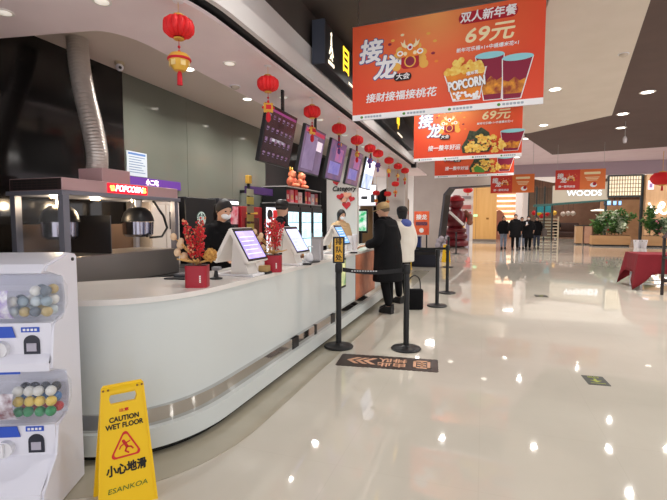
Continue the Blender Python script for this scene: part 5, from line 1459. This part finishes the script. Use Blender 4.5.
# golden wood panel
a = at(472.5, 238, 33); c = at(496, 238, 33)
struct(MB().box(a.x, c.x, 33, 33.6, 0, 5.6).build('wall_far', GOLDW))
struct(MB().box((a.x+c.x)/2-.6, (a.x+c.x)/2-.58, 32.99, 33, 0, 5.6).build('trim_12', mat('seam_brown', (140, 104, 60), .5)))
struct(MB().box(a.x, c.x, 32.96, 33, 0, .16).build('baseboard_far', mat('base_grey', (120, 110, 100), .4)))
gs = thing('exit_plate', 'small green lit plate on the golden wood panel', 'sign', tuple(at(475.5, 215.5, 32.95)), 0)
MB().box(-.14, .14, 0, .04, -.08, .08).build('plate', mat('exit_green', (180, 220, 170), .4, 0, (170, 230, 170), .5), gs)
hp_ = thing('door_handle_plate', 'small brown handle plate low on the golden wood panel', 'handle', tuple(at(487.5, 218.5, 32.97)), 0)
MB().box(-.08, .08, 0, .03, -.06, .06).build('plate', mat('brass_brown', (150, 104, 50), .4, .4), hp_)
# slat lit shop between the golden panel and the white columns
struct(MB().box(at(496, 221, 38).x, at(518, 221, 38).x, 38, 38.2, 0, 5.6).build('wall_far', noise_mat('terracotta_wall', (190, 136, 108), (206, 156, 126), 2, .5)))
sl = thing('slatted_light_wall', 'stack of warm lit horizontal slats in the shop behind the walking group', 'light', tuple(at(506, 221, 37.6).xy)+(0,))
for k in range(6):
    v = 194.5+k*5.2
    slab_uv(496, v, 517.5, v+2.2, 37.6, .4, mat('slat_lit', (255, 244, 220), .5, 0, (255, 236, 200), .7), 'slat', None, sl)
arc_ = thing('arched_niche', 'terracotta arched niche in the slatted shop behind the leftmost walker', 'niche', tuple(at(498.5, 235, 37).xy)+(0,), 0)
MB().flat([(-.45, 0)]+[(-.45+.45*(1-math.cos(PI*i/12)), 1.5+.8*math.sin(PI*i/12)) for i in range(13)]+[(.45, 0)], 0, .3).build('shell', noise_mat('niche_brown', (150, 92, 72), (160, 102, 80), 3, .5), arc_)
# white columns
for (u0, u1, v1, Y) in ((515.5, 522, 236, 31.5), (522.5, 527.5, 236, 33.5)):
    struct(MB().box(at(u0, 221, Y).x, at(u1, 221, Y).x, Y, Y+.4, 0, 5.6).build('wall_far', mat('white_column', (216, 208, 202), .4)))
# brown interior of the restaurant
struct(MB().box(2.6, 22, 44, 44.2, 0, 5.6).build('wall_far', BRN))
struct(MB().box(20.5, 20.7, 29, 44, 0, 5.6).build('wall_right', BRN))
# glass partition with dark mullions
FRM = mat('mullion_dark', (50, 58, 58), .4, .3)
for k, u in enumerate((528, 536, 544, 552)):
    q = at(u, 221, 36)
    struct(MB().box(q.x-.05, q.x+.05, 35.95, 36.05, 0, 4.0).build('window_1', FRM))
struct(MB().box(at(528, 221, 36).x, at(552, 221, 36).x, 35.99, 36.01, 0.05, 3.9).build('window_1', mat('partition_glass', (220, 236, 236), .03, 0, trans=1, ior=1.05, spec=.3)))
tl = tag(slab_uv(537, 205, 551, 212.5, 38, .2, mat('teal_board', (60, 140, 150), .5, 0, (50, 130, 140), .25), 'teal_sign_board', None), 'teal board glowing behind the glass partition', 'sign')
for k, (u, v, m_) in enumerate(((534, 213, RED), (539, 213.5, YEL), (541.5, 216, RED), (545, 212.5, mat('deco_peach', (232, 150, 110), .5)), (547, 214, RED), (554.5, 213, GOLD), (563, 214, mat('deco_grey', (190, 176, 166), .5)), (568, 213.5, mat('deco_grey', (190, 176, 166), .5)), (573, 213.5, mat('deco_grey', (190, 176, 166), .5)))):
    q = at(u, v, 39.5)
    t = thing('hanging_ornament', 'coloured ornament hanging in a row inside the restaurant, %s from the left' % ORD[k], 'ornament', q, 0, 'ornaments hanging in the restaurant')
    MB().lathe([(0, -.22), (.16, -.1), (.2, .02), (.12, .16), (0, .2)], 12).build('body', m_, t, smooth='all')
    MB().cyl((0, 0, .18), (0, 0, 5.6-q.z), .01, 6).build('cord', BLACK, t)
# stair like white railing left of the lone person
rl = thing('white_railing', 'white and cream slatted railing sloping behind the glass partition', 'railing', tuple(at(548, 236, 38.5).xy)+(0,), 0)
for k in range(7):
    MB().box(-.85, .75, -.04, .04, .12+k*.24, .2+k*.24).build('rail', mat('rail_cream', (226, 212, 186), .5), rl)
MB().box(.65, .75, -.05, .05, 0, 1.8).build('rail_post', mat('rail_cream', (226, 212, 186), .5), rl); MB().box(-.85, -.75, -.05, .05, 0, 1.8).build('rail_post', mat('rail_cream', (226, 212, 186), .5), rl)
# restaurant header and lit bands above
q0 = at(553, 196, 33); q1 = at(608, 196, 33)
hd = thing('restaurant_header', 'cream lit header board with white letters over the restaurant entrance', 'sign', (q0.x, 33, 2.72), 0)
HB = mat('header_cream', (196, 188, 168), .5, 0, (240, 230, 205), .03)
MB().flat([(0, -.12), (q1.x-q0.x, .12), (q1.x-q0.x, 1.3), (0, 1.1)], 0, .3).build('board', HB, hd)
MB().flat([(-1.2, -.32), (q1.x-q0.x+.1, .04), (q1.x-q0.x+.1, .14), (-1.2, -.16)], -.04, .2).build('teal_edge', mat('teal_edge', (56, 98, 92), .4), hd)
HL = mat('header_letter', (255, 255, 255), .4, 0, (255, 255, 255), 1.1); HE = mat('header_letter_edge', (170, 176, 176), .5)
text('header_lettering_edge', 'WOODS', .5, HE, hd, plane_M(((at(584, 197, 33).x-q0.x), -.02, .55), (1, 0, 0), (0, 0, 1)), .03, sx=1.05)
text('header_lettering', 'WOODS', .5, HL, hd, plane_M(((at(584, 197, 33).x-q0.x), -.04, .55), (1, 0, 0), (0, 0, 1)), .002, sx=1.05)
q0 = at(608.5, 200, 33); q1 = at(640.5, 200, 33)
lt = thing('lattice_light_sign', 'glowing cream lattice panel of small squares right of the header', 'lattice panel', (q0.x, 33, 3.08), 0)
Wl = q1.x-q0.x
MB().box(0, Wl, 0, .2, 0, 1.25).build('light_panel', mat('lattice_glow', (250, 240, 214), .5, 0, (250, 238, 205), .35), lt)
gm = MB()
for k in range(13): gm.box(k*Wl/12-.018, k*Wl/12+.018, -.04, 0, 0, 1.25)
for k in range(6): gm.box(0, Wl, -.04, 0, k*.25-.018, k*.25+.018)
gm.build('lattice', mat('lattice_brown', (150, 130, 96), .5), lt)
MB().box(-.06, Wl+.06, -.06, .2, -.1, 0).box(-.06, Wl+.06, -.06, .2, 1.25, 1.33).box(-.08, 0, -.06, .2, 0, 1.25).box(Wl, Wl+.08, -.06, .2, 0, 1.25).build('frame', FRM, lt)
struct(MB().box(q1.x+.02, q1.x+.16, 33, 33.2, 0, 4.4).build('trim_13', FRM))
struct(MB().box(q0.x-.1, q0.x, 33.3, 33.5, 0, 3.0).build('trim_13', FRM))
# white band above the shop fronts and the wall right of the lattice
struct(MB().flat([(at(527, 190, 33.3).x, 4.45), (at(553, 190, 33.3).x, 4.05), (at(608, 190, 33.3).x, 4.25), (q1.x, 4.4), (24, 4.5), (24, 5.6), (at(527, 190, 33.3).x, 5.6)], 33.3, 33.5).build('trim_14', mat('white_light_band', (236, 230, 222), .5, 0, (250, 240, 228), .1)))
struct(MB().box(q1.x+.16, 24, 32.6, 33, 0, 4.35).build('wall_far', TANW))
# neon script
nz = thing('neon_script_sign', 'white neon script sign on the tan wall at the right edge', 'neon sign', tuple(at(658, 209, 32.5)), 0)
pts = [(649, 203), (651.5, 207.5), (654.5, 212.3), (656.5, 213), (658, 209.5), (659.5, 205), (662, 202.5), (664, 203.5), (663.5, 206.5), (661, 208.5), (660.5, 211), (663, 213.5), (667, 212.5), (671, 208), (675, 203)]
o0 = at(658, 209, 32.5)
MB().tube(cat([at(u, v, 32.5)-o0 for u, v in pts], 6), .055, 8).build('neon_tube', mat('neon_white', (255, 255, 255), .4, 0, (255, 252, 245), 2.2), nz, smooth='all')
for u, v in ((650, 205), (664, 203.5)):
    q = at(u, v, 32.5)-o0; MB().cyl((q.x, 0, q.z), (q.x, .12, q.z), .02, 6).build('stand_off', STEEL, nz)
ls = thing('small_lit_plaque', 'small pale pink plaque high on the tan wall', 'sign', tuple(at(651, 185, 32.58)), 0)
MB().box(-.16, .16, 0, .04, -.28, .28).build('plate', mat('plaque_pink', (240, 214, 224), .4, 0, (240, 214, 224), .5), ls)
MB().box(-.08, .08, -.01, 0, -.16, .1).build('print_mark', mat('plaque_mark', (150, 120, 170), .5), ls)
# inside the restaurant: screens, pendant, counters
for k, (u0, u1) in enumerate(((604, 611.5), (612.5, 617), (618, 622))):
    a = at(u0, 205.5, 36); c = at(u1, 200.5, 36)
    t = thing('menu_monitor', 'bright blue menu monitor high inside the restaurant, %s from the left' % ORD[k], 'screen', ((a.x+c.x)/2, 36, a.z), 0, 'menu monitors in the restaurant')
    w_ = (c.x-a.x)/2
    MB().box(-w_, w_, 0, .08, 0, c.z-a.z).build('housing', BLACK, t); MB().box(-w_+.03, w_-.03, -.01, 0, .03, c.z-a.z-.03).build('screen', noise_mat('monitor_blue', (80, 150, 230), (190, 220, 246), 4, .3, emit=1.0), t)
    MB().cyl((0, .04, c.z-a.z), (0, .04, 5.6-a.z), .02, 6).build('hanger', BLACK, t)
q = at(599, 210.5, 35.5); t = thing('pendant_lamp', 'white flat pendant lamp inside the restaurant', 'lamp', q)
MB().lathe([(.5, -.03), (.5, .03), (.1, .1), (0, .1), (0, -.03)], 24).build('lamp_shade', mat('pendant_white', (250, 246, 236), .5, 0, (255, 244, 220), .9), t, smooth=40); MB().cyl((0, 0, .1), (0, 0, 5.6-q.z), .01, 6).build('cord', BLACK, t)
struct(MB().box(at(600, 221, 40).x, at(642, 221, 40).x, 40, 40.2, 0, 3.1).build('wall_far', noise_mat('tan_back_bar', (176, 134, 100), (190, 148, 112), 2, .5)))
for k, (u0, u1, m_) in enumerate(((575.5, 583, TANW), (584, 592, noise_mat('pink_wood', (190, 146, 122), (200, 156, 132), 3, .5)))):
    a = at(u0, 245, 30.5); c = at(u1, 225, 30.5)
    t = thing('low_wood_partition', ('tan' if k == 0 else 'pinkish')+' low wooden partition left of the planter', 'partition', ((a.x+c.x)/2, 30.5, 0), 0)
    w_ = (c.x-a.x)/2
    MB().box(-w_, w_, 0, .5, .08, 1.15).build('panel', m_, t); MB().box(-w_-.02, w_+.02, -.02, .52, 1.15, 1.2).build('cap_rail', FRM, t); MB().box(-w_+.03, w_-.03, .04, .46, 0, .08).build('plinth', BLACK, t)
cc = thing('dark_sofa', 'dark rounded booth seat inside the brown shop front', 'seat', tuple(at(566, 238, 41.5).xy)+(0,), 0)
MB().box(-.9, 1.0, -.4, .4, .1, .55, .08, 3).build('seat', mat('sofa_brown', (66, 44, 38), .5), cc, smooth=40); MB().box(-.9, 1.0, .25, .5, .5, 1.3, .1, 3).build('backrest', mat('sofa_brown', (66, 44, 38), .5), cc, smooth=40)
for x in (-.8, .9): MB().cyl((x, -.3, 0), (x, -.3, .12), .04, 8).build('leg', BLACK, cc)
# planters
PLW = noise_mat('planter_wood', (190, 148, 100), (200, 158, 110), 2, .5, stretch=(.5, 4, 4))
def planter(u0, u1, Y, lab, hgt=.62):
    a = at(u0, 221, Y).x; c = at(u1, 221, Y).x
    t = thing('wooden_planter', lab, 'planter', ((a+c)/2, Y+.3, 0))
    w_ = (c-a)/2
    MB().box(-w_, w_, -.3, .3, .09, hgt, .01).build('box', PLW, t); MB().box(-w_+.05, w_-.05, -.26, .26, 0, .09).build('plinth', BLACK, t); MB().box(-w_+.04, w_-.04, -.26, .26, hgt, hgt+.02).build('soil', mat('soil', (50, 38, 30), .9), t)
    return a, c, hgt
def plant(x, y, z, lab, seed, cols, ht=.9, sp=.4, flowers=None):
    rnd = random.Random(seed)
    t = thing('potted_plant', lab, 'plant', (x, y, z), 0, None)
    st = MB()
    tips = []
    for k in range(9):
        a = rnd.uniform(0, 2*PI); r = rnd.uniform(.1, 1)*sp; h = rnd.uniform(.45, 1)*ht
        pth_ = cat([(0, 0, 0), (r*.3*math.cos(a), r*.3*math.sin(a), h*.6), (r*math.cos(a), r*math.sin(a), h)], 5)
        st.tube(pth_, .01, 5); tips += pth_[3:]
    st.build('stem', mat('stem_green', (70, 84, 44), .7), t)
    lf = MB(); b = lf.b
    for k in range(420):
        p = Vector(rnd.choice(tips))+Vector((rnd.gauss(0, .06), rnd.gauss(0, .06), rnd.gauss(0, .06)))
        d = Vector((rnd.uniform(-1, 1), rnd.uniform(-1, 1), rnd.uniform(-.5, .8))).normalized(); L = rnd.uniform(.12, .24)
        s_ = d.cross(Vector((rnd.uniform(-1, 1), rnd.uniform(-1, 1), 1))).normalized()*L*.28
        n_ = d.cross(s_).normalized()*.004
        q = [p, p+d*L*.5+s_, p+d*L, p+d*L*.5-s_]
        lf.loft([[w_+n_ for w_ in q], [w_-n_ for w_ in q]])
    lf.build('foliage', noise_mat('leaf_%d' % (seed % 4), cols[0], cols[1], 7, .55), t)
    if flowers:
        fm = MB()
        for k in range(26):
            p = Vector(rnd.choice(tips))+Vector((rnd.gauss(0, .08), rnd.gauss(0, .08)-.05, rnd.gauss(0, .06))); fm.ball(p, rnd.uniform(.03, .06), seg=7, ring=5)
        fm.build('blossom', flowers, t, smooth='all')
    return t
a, c, hz = planter(592.5, 631.5, 29, 'long wooden planter box on the floor before the restaurant')
G1_ = ((46, 92, 40), (90, 132, 60)); G2_ = ((32, 70, 38), (66, 104, 58)); G3_ = ((140, 160, 120), (206, 212, 190)); G4_ = ((70, 104, 56), (120, 150, 90))
desc = ['leafy bright green plant', 'dark green bushy plant', 'silvery pale leafy plant', 'tall green plant with red flowers', 'pale green airy plant', 'dark broad bushy plant', 'mid green plant', 'silvery grey feathery plant']
for i in range(8):
    x = a+.35+(c-a-.7)*i/7
    plant(x, 29.3+.08*(i % 2), hz+.02, desc[i]+' in the long wooden planter, %s from the left' % ORD[i], 20+i, (G1_, G2_, G3_, G1_, G4_, G2_, G1_, G3_)[i], (1.0, .95, 1.3, 1.45, 1.3, 1.0, 1.15, 1.4)[i], .55, RED if i == 3 else None)
a2, c2, hz2 = planter(646, 680, 28.5, 'second wooden planter partly hidden by the red table')
for i in range(4):
    plant(a2+.3+(c2-a2-.6)/3*i, 28.8, hz2+.02, ('tall leafy green plant', 'dark green plant with pink flowers', 'bushy green plant', 'green plant')[i]+' in the second planter, %s from the left' % ORD[i], 40+i, (G1_, G2_, G4_, G1_)[i], (1.6, .9, 1.0, 1.0)[i], .4, mat('blossom_pink', (200, 120, 130), .6) if i == 1 else None)
for k, u in enumerate((637, 643.5)):
    q = at(u, 245, 28.2); t = thing('white_pot', 'white square plant pot between the planters, %s one' % ('left' if k == 0 else 'right'), 'pot', (q.x, 28.2, 0))
    MB().lathe([(.14, 0), (.2, .42), (.18, .42), (.13, .04), (0, .04)], 4).build('pot', WHITE2, t); MB().prism([(-.11, -.11), (.11, -.11), (.11, .11), (-.11, .11)], .34, .38).build('soil', mat('soil', (50, 38, 30), .9), t)

# ------------------------------------------------------------------ light
for (x, y, z, p, s) in ((6.5, 28.5, 5.4, 520, 2.5), (1.0, 29, 5.4, 420, 2.0), (10.5, 30.5, 5.4, 380, 2.5), (6, 39, 5.4, 420, 2.5), (-3.5, 30, 5.4, 520, 2.0), (2.2, 36, 5.4, 250, 1.5), (10, 36.5, 5.4, 260, 2), (13, 27, 5.4, 300, 2.5)):
    lamp(x, y, z, p*.42, s, (1, .95, .88), 170, 'shop_lamp')
for (x, y, z, p) in ((-3.4, 10.9, 3.14, 30), (-3.9, 15, 3.14, 60), (-2.2, 14.5, 3.14, 30), (-2.0, 18.5, 3.7, 60), (7.5, 6, 3.7, 90), (7.5, 11, 3.7, 90), (7.5, 1.5, 3.7, 90)):
    lamp(x, y, z, p, .5, (1, .95, .9), 170, 'hall_lamp')
W = bpy.data.worlds.new('world'); SC.world = W; W.use_nodes = True
W.node_tree.nodes['Background'].inputs['Color'].default_value = (.95, .93, .97, 1)
W.node_tree.nodes['Background'].inputs['Strength'].default_value = 1.25
SC.view_settings.view_transform = 'Standard'; SC.view_settings.look = 'None'; SC.view_settings.gamma = 1; SC.view_settings.use_curve_mapping = False
SC.view_settings.exposure = .57
SC.cycles.use_denoising = True
SC.cycles.max_bounces = 8; SC.cycles.transparent_max_bounces = 8; SC.cycles.sample_clamp_indirect = 4
bpy.context.view_layer.update()
